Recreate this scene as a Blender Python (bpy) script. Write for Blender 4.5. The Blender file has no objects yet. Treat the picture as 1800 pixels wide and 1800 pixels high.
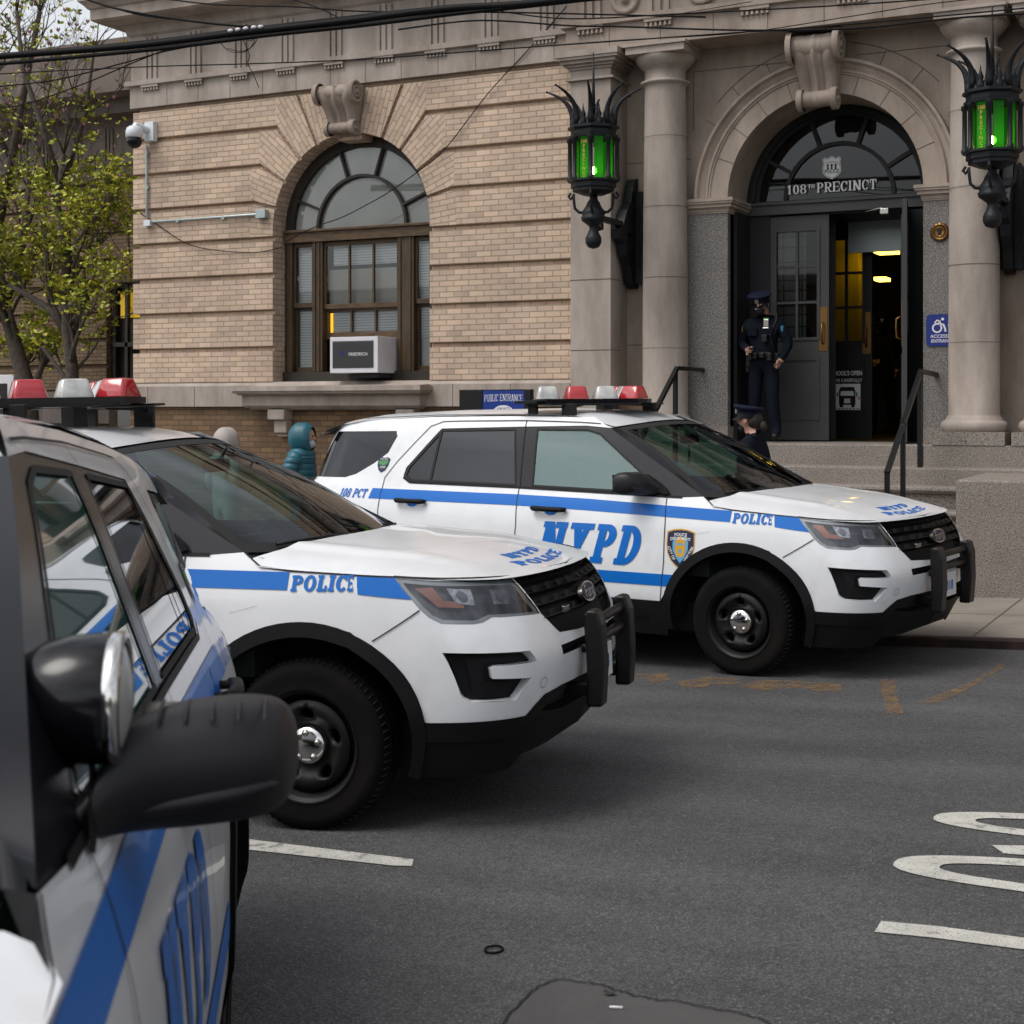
import bpy, bmesh, math, random
import numpy as np
from mathutils import Vector, Matrix
from mathutils.geometry import delaunay_2d_cdt
R=math.radians; PI=math.pi
random.seed(7)
sc=bpy.context.scene; col=sc.collection
# ------------------------------------------------------------ camera
FPX=2667.0; HOR=720.0; TH=0.46089; CAMZ=1.75; GR=0.035
FW=Vector((-math.sin(TH),math.cos(TH),0)); RT=Vector((math.cos(TH),math.sin(TH),0))
cam=bpy.data.cameras.new('camera'); co=bpy.data.objects.new('camera',cam); col.objects.link(co)
co.location=(0,0,CAMZ); co.rotation_euler=(R(90),0,TH)
cam.sensor_width=36; cam.lens=FPX/1800*36; cam.shift_x=0; cam.shift_y=-(900-HOR)/1800
cam.clip_start=.05; cam.clip_end=500
cam.dof.use_dof=True; cam.dof.focus_distance=9.0; cam.dof.aperture_fstop=9
sc.camera=co
# ------------------------------------------------------------ world and light
w=bpy.data.worlds.new('World'); sc.world=w; w.use_nodes=True
nt=w.node_tree; nt.nodes.clear()
sky=nt.nodes.new('ShaderNodeTexSky'); sky.sky_type='NISHITA'; sky.sun_disc=False
SUN_EL=R(58); SUN_AZ=R(215)
sky.sun_elevation=SUN_EL; sky.sun_rotation=SUN_AZ; sky.air_density=1.2; sky.dust_density=3.0
tc=nt.nodes.new('ShaderNodeTexCoord'); nz=nt.nodes.new('ShaderNodeTexNoise'); nz.inputs['Scale'].default_value=2.6; nz.inputs['Detail'].default_value=5
mp=nt.nodes.new('ShaderNodeMapping'); mp.inputs['Scale'].default_value=(1,1,2.6)
nt.links.new(tc.outputs['Generated'],mp.inputs[0]); nt.links.new(mp.outputs[0],nz.inputs['Vector'])
cr=nt.nodes.new('ShaderNodeMapRange'); cr.inputs['From Min'].default_value=.3; cr.inputs['From Max'].default_value=.7; cr.inputs['To Min'].default_value=.55; cr.inputs['To Max'].default_value=1.35
nt.links.new(nz.outputs['Fac'],cr.inputs[0])
hs=nt.nodes.new('ShaderNodeHueSaturation'); hs.inputs['Saturation'].default_value=.22
mx=nt.nodes.new('ShaderNodeVectorMath'); mx.operation='MULTIPLY'
bg=nt.nodes.new('ShaderNodeBackground'); bg.inputs['Strength'].default_value=.13
wo=nt.nodes.new('ShaderNodeOutputWorld')
nt.links.new(sky.outputs[0],hs.inputs['Color']); nt.links.new(hs.outputs[0],mx.inputs[0]); nt.links.new(cr.outputs[0],mx.inputs[1])
nt.links.new(mx.outputs[0],bg.inputs[0]); nt.links.new(bg.outputs[0],wo.inputs[0])
sl=bpy.data.lights.new('sun','SUN'); sl.energy=.9; sl.angle=R(28); sl.color=(1,.96,.9)
so=bpy.data.objects.new('sun',sl); col.objects.link(so)
sd=Vector((math.sin(SUN_AZ)*math.cos(SUN_EL),math.cos(SUN_AZ)*math.cos(SUN_EL),math.sin(SUN_EL)))
so.rotation_euler=sd.to_track_quat('Z','Y').to_euler(); so.location=(0,0,30)
sc.view_settings.view_transform='Standard'; sc.view_settings.look='None'; sc.view_settings.gamma=1
sc.view_settings.exposure=.58
sc.cycles.max_bounces=8; sc.cycles.transparent_max_bounces=16; sc.cycles.caustics_reflective=False; sc.cycles.caustics_refractive=False
# ------------------------------------------------------------ pixel ray helpers (1800 px photo coordinates on a real plane)
def ray(x,y): 
    d=FW+RT*((x-900)/FPX); return Vector((d.x,d.y,-(y-HOR)/FPX))
def at(x,y,Y):
    d=ray(x,y); return Vector((0,0,CAMZ))+d*(Y/d.y)
def ground(x,y,dz=0):
    d=ray(x,y); t=(GR*3+dz-CAMZ)/(d.z-GR*d.x); return Vector((0,0,CAMZ))+d*t
def gz(X): return GR*(X+3)
# ------------------------------------------------------------ materials
def mat(name,color,rough=.6,metal=0.,noise=None,bump=0.,bscale=60,spec=.5,coat=0,emit=None,estr=0,c2=None,coord='Object',stretch=None,nscale=3.,detail=4,alpha=None):
    m=bpy.data.materials.new(name); m.use_nodes=True; n=m.node_tree; b=n.nodes['Principled BSDF']
    b.inputs['Base Color'].default_value=(*color,1); b.inputs['Roughness'].default_value=rough; b.inputs['Metallic'].default_value=metal
    b.inputs['Specular IOR Level'].default_value=spec; b.inputs['Coat Weight'].default_value=coat; b.inputs['Coat Roughness'].default_value=.03
    if emit: b.inputs['Emission Color'].default_value=(*emit,1); b.inputs['Emission Strength'].default_value=estr
    t=n.nodes.new('ShaderNodeTexCoord'); src=t.outputs[coord]
    if stretch:
        q=n.nodes.new('ShaderNodeMapping'); q.inputs['Scale'].default_value=stretch; n.links.new(src,q.inputs[0]); src=q.outputs[0]
    if c2:
        z=n.nodes.new('ShaderNodeTexNoise'); z.inputs['Scale'].default_value=nscale; z.inputs['Detail'].default_value=detail; z.inputs['Roughness'].default_value=.65
        n.links.new(src,z.inputs['Vector']); r=n.nodes.new('ShaderNodeMapRange'); r.inputs['From Min'].default_value=.35; r.inputs['From Max'].default_value=.65
        n.links.new(z.outputs['Fac'],r.inputs[0]); x=n.nodes.new('ShaderNodeMix'); x.data_type='RGBA'
        x.inputs[6].default_value=(*color,1); x.inputs[7].default_value=(*c2,1); n.links.new(r.outputs[0],x.inputs[0]); n.links.new(x.outputs[2],b.inputs['Base Color'])
        m['mix']=x.name
    if bump:
        z=n.nodes.new('ShaderNodeTexNoise'); z.inputs['Scale'].default_value=bscale; z.inputs['Detail'].default_value=5
        n.links.new(src,z.inputs['Vector']); p=n.nodes.new('ShaderNodeBump'); p.inputs['Strength'].default_value=bump; p.inputs['Distance'].default_value=.01
        n.links.new(z.outputs['Fac'],p.inputs['Height']); n.links.new(p.outputs[0],b.inputs['Normal'])
    return m
def speckle(m,scale,dark,amt=.5,lo=.5,hi=.62):
    n=m.node_tree; b=n.nodes['Principled BSDF']; inp=b.inputs['Base Color']
    t=n.nodes.new('ShaderNodeTexCoord'); z=n.nodes.new('ShaderNodeTexNoise'); z.inputs['Scale'].default_value=scale; z.inputs['Detail'].default_value=2
    n.links.new(t.outputs['Object'],z.inputs['Vector']); r=n.nodes.new('ShaderNodeMapRange'); r.inputs['From Min'].default_value=lo; r.inputs['From Max'].default_value=hi; r.inputs['To Max'].default_value=amt
    n.links.new(z.outputs['Fac'],r.inputs[0]); x=n.nodes.new('ShaderNodeMix'); x.data_type='RGBA'; x.inputs[7].default_value=(*dark,1)
    if inp.is_linked: n.links.new(inp.links[0].from_socket,x.inputs[6])
    else: x.inputs[6].default_value=inp.default_value
    n.links.new(r.outputs[0],x.inputs[0]); n.links.new(x.outputs[2],inp)
    return m
def brick_mat(name,c1,c2,mortar,bw=.2032,rh=.0675,ms=.007,var=.25):
    m=bpy.data.materials.new(name); m.use_nodes=True; n=m.node_tree; b=n.nodes['Principled BSDF']; b.inputs['Roughness'].default_value=.85; b.inputs['Specular IOR Level'].default_value=.25
    uv=n.nodes.new('ShaderNodeUVMap'); uv.uv_map='UVMap'
    k=n.nodes.new('ShaderNodeTexBrick'); k.offset=.5; k.inputs['Scale'].default_value=1; k.inputs['Brick Width'].default_value=bw; k.inputs['Row Height'].default_value=rh
    k.inputs['Mortar Size'].default_value=ms; k.inputs['Mortar Smooth'].default_value=.2; k.inputs['Bias'].default_value=-.1
    k.inputs['Color1'].default_value=(*c1,1); k.inputs['Color2'].default_value=(*c2,1); k.inputs['Mortar'].default_value=(*mortar,1)
    n.links.new(uv.outputs[0],k.inputs['Vector'])
    z=n.nodes.new('ShaderNodeTexNoise'); z.inputs['Scale'].default_value=1.1; z.inputs['Detail'].default_value=6; z.inputs['Roughness'].default_value=.7
    t=n.nodes.new('ShaderNodeTexCoord'); n.links.new(t.outputs['Object'],z.inputs['Vector'])
    r=n.nodes.new('ShaderNodeMapRange'); r.inputs['From Min'].default_value=.3; r.inputs['From Max'].default_value=.7; r.inputs['To Min'].default_value=1-var; r.inputs['To Max'].default_value=1+var*.5
    n.links.new(z.outputs['Fac'],r.inputs[0])
    # second brick node with other bias for more shades
    k2=n.nodes.new('ShaderNodeTexBrick'); k2.offset=.5; k2.inputs['Scale'].default_value=1; k2.inputs['Brick Width'].default_value=bw; k2.inputs['Row Height'].default_value=rh
    k2.inputs['Mortar Size'].default_value=0; k2.inputs['Color1'].default_value=(.88,.88,.89,1); k2.inputs['Color2'].default_value=(1.07,1.05,1.0,1); k2.inputs['Bias'].default_value=.15
    of=n.nodes.new('ShaderNodeVectorMath'); of.operation='ADD'; of.inputs[1].default_value=(bw*10,rh*14,0)
    n.links.new(uv.outputs[0],of.inputs[0]); n.links.new(of.outputs[0],k2.inputs['Vector'])
    a=n.nodes.new('ShaderNodeVectorMath'); a.operation='MULTIPLY'; n.links.new(k.outputs['Color'],a.inputs[0]); n.links.new(k2.outputs['Color'],a.inputs[1])
    a2=n.nodes.new('ShaderNodeVectorMath'); a2.operation='MULTIPLY'; n.links.new(a.outputs[0],a2.inputs[0]); n.links.new(r.outputs[0],a2.inputs[1])
    n.links.new(a2.outputs[0],b.inputs['Base Color'])
    p=n.nodes.new('ShaderNodeBump'); p.inputs['Strength'].default_value=.5; p.inputs['Distance'].default_value=.006; p.invert=True
    n.links.new(k.outputs['Fac'],p.inputs['Height']); n.links.new(p.outputs[0],b.inputs['Normal'])
    return m
def glass_mat(name,tint,refl=.12,rough=.02,opac=0.,ocol=(.01,.01,.01)):
    m=bpy.data.materials.new(name); m.use_nodes=True; n=m.node_tree; n.nodes.clear()
    o=n.nodes.new('ShaderNodeOutputMaterial'); tr=n.nodes.new('ShaderNodeBsdfTransparent'); tr.inputs[0].default_value=(*tint,1)
    g=n.nodes.new('ShaderNodeBsdfGlossy'); g.inputs['Roughness'].default_value=rough; g.inputs['Color'].default_value=(.95,.97,1,1)
    f=n.nodes.new('ShaderNodeFresnel'); f.inputs['IOR'].default_value=1.5
    ad=n.nodes.new('ShaderNodeMath'); ad.operation='ADD'; ad.inputs[1].default_value=refl; ad.use_clamp=True; n.links.new(f.outputs[0],ad.inputs[0])
    last=tr.outputs[0]
    if opac:
        d=n.nodes.new('ShaderNodeBsdfDiffuse'); d.inputs[0].default_value=(*ocol,1); q=n.nodes.new('ShaderNodeMixShader'); q.inputs[0].default_value=opac
        n.links.new(tr.outputs[0],q.inputs[1]); n.links.new(d.outputs[0],q.inputs[2]); last=q.outputs[0]
    mx=n.nodes.new('ShaderNodeMixShader'); n.links.new(ad.outputs[0],mx.inputs[0]); n.links.new(last,mx.inputs[1]); n.links.new(g.outputs[0],mx.inputs[2]); n.links.new(mx.outputs[0],o.inputs[0])
    return m
M={}
M['paint']=mat('white_car_paint',(.76,.77,.79),.3,coat=.55,c2=(.70,.71,.73),nscale=2.5)
speckle(M['paint'],6,(.45,.44,.42),.16,.55,.70)
M['blue']=mat('blue_livery',(.0,.13,.50),.4,coat=.15,spec=.3)
M['gap']=mat('panel_gap',(.01,.01,.01),.8)
M['clad']=mat('black_cladding',(.006,.0065,.0075),.55,bump=.12,bscale=400,c2=(.010,.010,.011),spec=.18)
M['gloss']=mat('gloss_black_trim',(.005,.005,.007),.18,coat=.05,spec=.35)
M['pillar']=mat('satin_black_pillar',(.008,.008,.011),.25,spec=.35)
M['rubber']=mat('tyre_rubber',(.0045,.0045,.0045),.85,bump=.2,bscale=90,c2=(.009,.008,.0075),spec=.1)
M['steelblack']=mat('black_steel_wheel',(.003,.003,.0035),.5,c2=(.006,.0055,.005),spec=.25)
M['chrome']=mat('chrome',(.75,.74,.72),.12,1.)
M['chromedull']=mat('dull_chrome',(.5,.48,.45),.25,1.)
M['tint']=glass_mat('privacy_glass',(.035,.035,.045),.01,.02,.7,(.006,.006,.008))
M['wglass']=glass_mat('green_tinted_glass',(.45,.68,.60),.01)
M['sglass']=glass_mat('green_side_glass',(.42,.68,.62),.05,.02,.35,(.10,.26,.23))
M['hlglass']=glass_mat('headlight_glass',(.86,.88,.9),.05)
M['amber']=mat('amber_lens',(.65,.13,.02),.25,coat=.5)
M['hldark']=mat('headlight_housing',(.075,.078,.085),.22,.4,c2=(.03,.03,.035),nscale=30,stretch=(1,1,.3)); M['hlbright']=mat('headlight_reflector',(.62,.62,.64),.18,.7,c2=(.25,.25,.28),nscale=40); M['hllens']=mat('headlight_lens',(.16,.13,.17),.08,coat=1)
M['hlgrey']=mat('headlight_bezel',(.50,.51,.50),.25,.3)
M['interior']=mat('car_interior',(.025,.03,.028),.8)
M['seat']=mat('seat_fabric',(.05,.06,.06),.9)
M['reddome']=mat('red_dome',(.42,.012,.02),.12,coat=1.,emit=(.5,.01,.02),estr=.0); 
M['cleardome']=mat('clear_dome',(.55,.56,.53),.10,coat=1.,c2=(.32,.32,.32),nscale=9)
M['plastic']=mat('grained_black_plastic',(.013,.0125,.0145),.45,bump=.06,bscale=500,spec=.35)
M['gold']=mat('gold_patch',(.62,.33,.02),.5); M['navy']=mat('navy_patch',(.006,.012,.05),.5); M['sky']=mat('light_blue_patch',(.10,.36,.62),.5)
M['whiteink']=mat('white_ink',(.72,.72,.72),.6)
M['green']=mat('green_ink',(.06,.25,.08),.6)
M['brick']=brick_mat('buff_brick',(.60,.455,.36),(.49,.37,.295),(.32,.265,.19))
M['brickdark']=brick_mat('orange_brown_brick',(.215,.135,.08),(.13,.085,.055),(.10,.075,.05),bw=.205,rh=.07)
M['brickwing']=brick_mat('shaded_buff_brick',(.20,.14,.09),(.15,.105,.07),(.07,.055,.035))  # buff brick with the wing's shade painted into its base colours
M['stone']=speckle(mat('limestone',(.45,.385,.34),.85,bump=.3,bscale=90,c2=(.27,.225,.19),stretch=(1,1,.28),nscale=2.6,detail=9),220,(.16,.13,.11),.35)
M['stonewarm']=speckle(mat('warm_limestone',(.41,.335,.28),.85,bump=.3,bscale=90,c2=(.24,.19,.155),stretch=(1,1,.4),nscale=2.2,detail=9),220,(.16,.13,.11),.35)
M['stonedark']=mat('shaded_stone',(.16,.135,.12),.9,c2=(.11,.09,.08),stretch=(1,1,.3),nscale=2)  # stone of the wing, darkened in colour to stand in for shade
M['granite']=speckle(speckle(mat('granite',(.235,.20,.175),.7,bump=.15,bscale=150,c2=(.18,.155,.13),nscale=1.3,detail=6),90,(.42,.38,.34),.8,.56,.64),70,(.055,.05,.045),.8,.55,.64)
M['granitegrey']=speckle(speckle(mat('grey_granite',(.16,.15,.14),.6,bump=.15,bscale=150,c2=(.12,.112,.105),nscale=1.3,detail=6),80,(.42,.38,.36),.85,.56,.63),70,(.03,.03,.03),.8,.55,.63)
M['joint']=mat('mortar_joint',(.09,.07,.05),.9)
M['wood']=mat('old_brown_wood',(.075,.042,.014),.55,c2=(.03,.018,.008),stretch=(6,6,1),nscale=5,bump=.2,bscale=40)
M['woodh']=mat('old_brown_wood_rail',(.11,.058,.018),.55,c2=(.035,.02,.008),stretch=(1,6,6),nscale=7,bump=.2,bscale=40)
M['darkwood']=mat('black_brown_wood',(.014,.011,.008),.6,c2=(.03,.024,.016),stretch=(4,4,1))
M['winglass']=glass_mat('window_glass',(.95,.96,.95),.03)
M['fanglass']=glass_mat('fanlight_glass',(.5,.52,.5),.0)
M['doorglass']=glass_mat('door_glass',(.55,.56,.55),.0)
M['doorgrey']=mat('grey_painted_door',(.040,.040,.043),.5,c2=(.033,.033,.035),nscale=2,bump=.05,bscale=60)
M['doordark']=mat('dark_grey_frame',(.018,.018,.020),.55,c2=(.014,.014,.016),spec=.3)
M['black']=mat('black_paint',(.006,.006,.007),.42,spec=.35,bump=.1,bscale=60)
M['iron']=mat('black_iron',(.0045,.006,.009),.5,spec=.3,c2=(.010,.012,.015),nscale=14,bump=.3,bscale=70)
M['signblue']=mat('blue_sign',(.004,.018,.18),.4); M['signblue2']=mat('blue_board',(.003,.03,.22),.4)
M['brass']=mat('aged_brass',(.22,.12,.04),.35,.9)
M['acwhite']=mat('white_metal_casing',(.68,.67,.71),.4,c2=(.62,.61,.65),nscale=12)
M['acgrille']=mat('grey_grille',(.09,.09,.09),.6)
M['pipe']=mat('galvanised_pipe',(.36,.42,.42),.35,.4)
M['camwhite']=mat('white_camera_housing',(.66,.70,.74),.35)
M['cable']=mat('black_cable',(.003,.003,.004),.6,spec=.15)
M['line']=speckle(speckle(mat('road_paint_white',(.52,.51,.46),.8,c2=(.40,.39,.35),nscale=7),160,(.09,.09,.09),.8,.58,.64),14,(.10,.10,.10),.6,.60,.68)
M['uniform']=mat('navy_uniform',(.0035,.005,.010),.9,c2=(.007,.009,.016),nscale=9,bump=.5,bscale=12,spec=.12)
M['capblue']=mat('navy_cap',(.004,.006,.022),.8,spec=.2)
M['skin']=mat('skin',(.42,.23,.17),.55); M['skindark']=mat('dark_skin',(.12,.065,.045),.55)
M['hair']=mat('brown_hair',(.02,.012,.008),.6,bump=.5,bscale=120)
M['teal']=mat('teal_puffer_cloth',(.012,.11,.15),.45,c2=(.008,.07,.10),nscale=6)
M['greyhood']=mat('pale_grey_hood',(.42,.38,.35),.8,c2=(.32,.28,.26))
M['maskblue']=mat('face_mask',(.40,.45,.52),.8); M['maskblack']=mat('black_mask',(.008,.008,.009),.8)
M['bark']=mat('grey_bark',(.085,.068,.052),.9,c2=(.04,.032,.026),nscale=14,bump=.6,bscale=40)
M['leaf']=mat('spring_leaf',(.34,.38,.025),.5,c2=(.19,.25,.02),nscale=5); M['leaf2']=mat('yellow_green_leaf',(.50,.47,.035),.5)
M['petal']=mat('pink_petal',(.55,.30,.36),.6)
M['roof']=mat('brown_roof_tile',(.075,.045,.028),.8,c2=(.045,.03,.02),stretch=(1,1,8),nscale=5)
M['yellowwall']=mat('yellow_wall',(.62,.48,.03),.7)
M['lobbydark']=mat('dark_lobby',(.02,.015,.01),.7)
M['tube']=mat('fluorescent_light',(1,.8,.3),.5,emit=(1,.66,.08),estr=4)
M['blind']=None; M['litgap']=mat('lit_gap',(1,.6,.05),.5,emit=(1,.5,.03),estr=.9)
for m_ in (M['leaf'],M['leaf2'],M['petal']):
    b_=m_.node_tree.nodes['Principled BSDF']; b_.inputs['Subsurface Weight'].default_value=0.
def blind():
    m=bpy.data.materials.new('venetian_blind'); m.use_nodes=True; n=m.node_tree; b=n.nodes['Principled BSDF']; b.inputs['Roughness'].default_value=.7
    t=n.nodes.new('ShaderNodeTexCoord'); w_=n.nodes.new('ShaderNodeTexWave'); w_.wave_type='BANDS'; w_.bands_direction='Z'; w_.inputs['Scale'].default_value=9; w_.inputs['Distortion'].default_value=.2
    n.links.new(t.outputs['Object'],w_.inputs['Vector']); r=n.nodes.new('ShaderNodeValToRGB'); r.color_ramp.elements[0].color=(.45,.48,.49,1); r.color_ramp.elements[1].color=(.86,.90,.92,1)
    r.color_ramp.elements[0].position=.05; r.color_ramp.elements[1].position=.35
    n.links.new(w_.outputs['Fac'],r.inputs[0]); n.links.new(r.outputs[0],b.inputs['Base Color']); return m
M['blind']=blind()
M['shade']=mat('grey_roller_shade',(.62,.62,.57),.8,c2=(.50,.50,.46),nscale=1.5)
def asphalt():
    m=bpy.data.materials.new('asphalt'); m.use_nodes=True; n=m.node_tree; b=n.nodes['Principled BSDF']; b.inputs['Roughness'].default_value=.82; b.inputs['Specular IOR Level'].default_value=.35
    t=n.nodes.new('ShaderNodeTexCoord')
    def noise(s,d=4,st=None):
        z=n.nodes.new('ShaderNodeTexNoise'); z.inputs['Scale'].default_value=s; z.inputs['Detail'].default_value=d
        if st:
            q=n.nodes.new('ShaderNodeMapping'); q.inputs['Scale'].default_value=st; n.links.new(t.outputs['Object'],q.inputs[0]); n.links.new(q.outputs[0],z.inputs['Vector'])
        else: n.links.new(t.outputs['Object'],z.inputs['Vector'])
        return z.outputs['Fac']
    def mr(s,a,b_,c,d):
        r=n.nodes.new('ShaderNodeMapRange'); r.inputs[1].default_value=a; r.inputs[2].default_value=b_; r.inputs[3].default_value=c; r.inputs[4].default_value=d; n.links.new(s,r.inputs[0]); return r.outputs[0]
    def mul(a,b_):
        x=n.nodes.new('ShaderNodeMath'); x.operation='MULTIPLY'; n.links.new(a,x.inputs[0]); n.links.new(b_,x.inputs[1]); return x.outputs[0]
    base=mul(mr(noise(.55,6),.3,.7,.72,1.28),mr(noise(1.6,5,(.25,1.6,1)),.3,.7,.80,1.18))
    base=mul(base,mr(noise(28,3),.3,.7,.82,1.18))
    vo=n.nodes.new('ShaderNodeTexVoronoi'); vo.inputs['Scale'].default_value=85; n.links.new(t.outputs['Object'],vo.inputs['Vector'])
    base=mul(base,mr(vo.outputs['Distance'],.0,.6,1.35,.62))
    c=n.nodes.new('ShaderNodeVectorMath'); c.operation='SCALE'; c.inputs[0].default_value=(.084,.083,.085); n.links.new(base,c.inputs['Scale'])
    sp=mr(noise(130,1),.66,.70,0,1); x=n.nodes.new('ShaderNodeMix'); x.data_type='RGBA'; n.links.new(sp,x.inputs[0]); n.links.new(c.outputs[0],x.inputs[6]); x.inputs[7].default_value=(.20,.19,.17,1)
    n.links.new(x.outputs[2],b.inputs['Base Color'])
    p=n.nodes.new('ShaderNodeBump'); p.inputs['Strength'].default_value=.7; p.inputs['Distance'].default_value=.006; n.links.new(vo.outputs['Distance'],p.inputs['Height']); p.invert=True; n.links.new(p.outputs[0],b.inputs['Normal'])
    return m
M['asphalt']=asphalt()
M['concrete']=speckle(mat('pavement_concrete',(.27,.235,.195),.85,c2=(.20,.175,.15),nscale=1.4,detail=7,bump=.25,bscale=90),150,(.10,.09,.08),.45)
def fade_paint():
    m=mat('worn_yellow_paint',(.24,.135,.05),.85); n=m.node_tree; o=[x for x in n.nodes if x.type=='OUTPUT_MATERIAL'][0]; b=n.nodes['Principled BSDF']
    t=n.nodes.new('ShaderNodeTexCoord'); z=n.nodes.new('ShaderNodeTexNoise'); z.inputs['Scale'].default_value=9; z.inputs['Detail'].default_value=8; z.inputs['Roughness'].default_value=.8; n.links.new(t.outputs['Object'],z.inputs['Vector'])
    r=n.nodes.new('ShaderNodeMapRange'); r.inputs[1].default_value=.40; r.inputs[2].default_value=.66; r.inputs[4].default_value=.75; n.links.new(z.outputs['Fac'],r.inputs[0])
    n.links.new(r.outputs[0],b.inputs['Alpha']); return m
M['yellowline']=fade_paint()
def green_glass():
    m=bpy.data.materials.new('green_lamp_glass'); m.use_nodes=True; n=m.node_tree; n.nodes.clear(); o=n.nodes.new('ShaderNodeOutputMaterial')
    tl=n.nodes.new('ShaderNodeBsdfTranslucent'); tl.inputs[0].default_value=(.04,.7,.01,1); tr=n.nodes.new('ShaderNodeBsdfTransparent'); tr.inputs[0].default_value=(.04,.62,.02,1)
    a=n.nodes.new('ShaderNodeMixShader'); a.inputs[0].default_value=.45; n.links.new(tl.outputs[0],a.inputs[1]); n.links.new(tr.outputs[0],a.inputs[2])
    d=n.nodes.new('ShaderNodeBsdfPrincipled'); d.inputs['Base Color'].default_value=(.01,.10,.01,1); d.inputs['Roughness'].default_value=.3
    q=n.nodes.new('ShaderNodeMixShader'); q.inputs[0].default_value=.25; n.links.new(a.outputs[0],q.inputs[1]); n.links.new(d.outputs[0],q.inputs[2]); n.links.new(q.outputs[0],o.inputs[0]); return m
M['greenglass']=green_glass()
M['bulb']=mat('lamp_bulb',(1,1,.6),.5,emit=(1,.85,.35),estr=16)
M['goldletter']=mat('gold_letter',(.45,.33,.03),.5)
# ------------------------------------------------------------ mesh builder
def inpoly(P,poly):
    x,y=P[:,0],P[:,1]; c=np.zeros(len(P),bool); n=len(poly); j=n-1
    for i in range(n):
        xi,yi=poly[i]; xj,yj=poly[j]
        if yi!=yj:
            c^=((yi>y)!=(yj>y))&(x<(xj-xi)*(y-yi)/(yj-yi)+xi)
        j=i
    return c
def cdt(polys,holes=(),res=None):
    vs=[];es=[]
    for p in list(polys)+list(holes):
        st=len(vs); k=len(p); q=[]
        for i in range(k):
            a=p[i];b=p[(i+1)%k]; d=math.hypot(b[0]-a[0],b[1]-a[1]); m=1 if not res else max(1,int(math.ceil(d/res)))
            for s in range(m): q.append((a[0]+(b[0]-a[0])*s/m,a[1]+(b[1]-a[1])*s/m))
        vs+=q; es+=[(st+i,st+(i+1)%len(q)) for i in range(len(q))]
    if res:
        A=np.array(vs); lo=A.min(0);hi=A.max(0); gx=np.arange(lo[0]+res*.53,hi[0],res);gy=np.arange(lo[1]+res*.47,hi[1],res*.87)
        g=np.array([(x+(res*.5 if j%2 else 0),y) for j,y in enumerate(gy) for x in gx])
        if len(g):
            ins=np.zeros(len(g),bool)
            for p in polys: ins|=inpoly(g,p)
            for p in holes: ins&=~inpoly(g,p)
            g=g[ins]
            if len(g):
                A0=np.array([vs[e[0]] for e in es]); B0=np.array([vs[e[1]] for e in es]); D=B0-A0; L2=(D**2).sum(1)+1e-12
                dm=np.full(len(g),1e9)
                for k0 in range(0,len(A0),200):
                    a=A0[k0:k0+200]; d=D[k0:k0+200]; w=g[:,None,:]-a[None]; t=np.clip((w*d[None]).sum(2)/L2[k0:k0+200][None],0,1); dm=np.minimum(dm,np.sqrt(((w-t[...,None]*d[None])**2).sum(2)).min(1))
                g=g[dm>res*.38]
            vs+=[tuple(v) for v in g]
    V,E_,F_,_,_,_=delaunay_2d_cdt([Vector(v) for v in vs],es,[],0,1e-6)
    V=np.array([(v.x,v.y) for v in V]); F=np.array([f for f in F_ if len(f)==3])
    c=V[F].mean(1); ins=np.zeros(len(F),bool)
    for p in polys: ins|=inpoly(c,p)
    for p in holes: ins&=~inpoly(c,p)
    F=F[ins]
    a2=V[F[:,1]]-V[F[:,0]]; b2=V[F[:,2]]-V[F[:,0]]; F=F[np.abs(a2[:,0]*b2[:,1]-a2[:,1]*b2[:,0])>2e-7]
    ar=(V[F[:,1]]-V[F[:,0]]); br=(V[F[:,2]]-V[F[:,0]]); fl=(ar[:,0]*br[:,1]-ar[:,1]*br[:,0])<0
    F[fl]=F[fl][:,::-1]
    used=np.unique(F); remap=-np.ones(len(V),int); remap[used]=np.arange(len(used))
    return V[used],remap[F]
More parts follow.
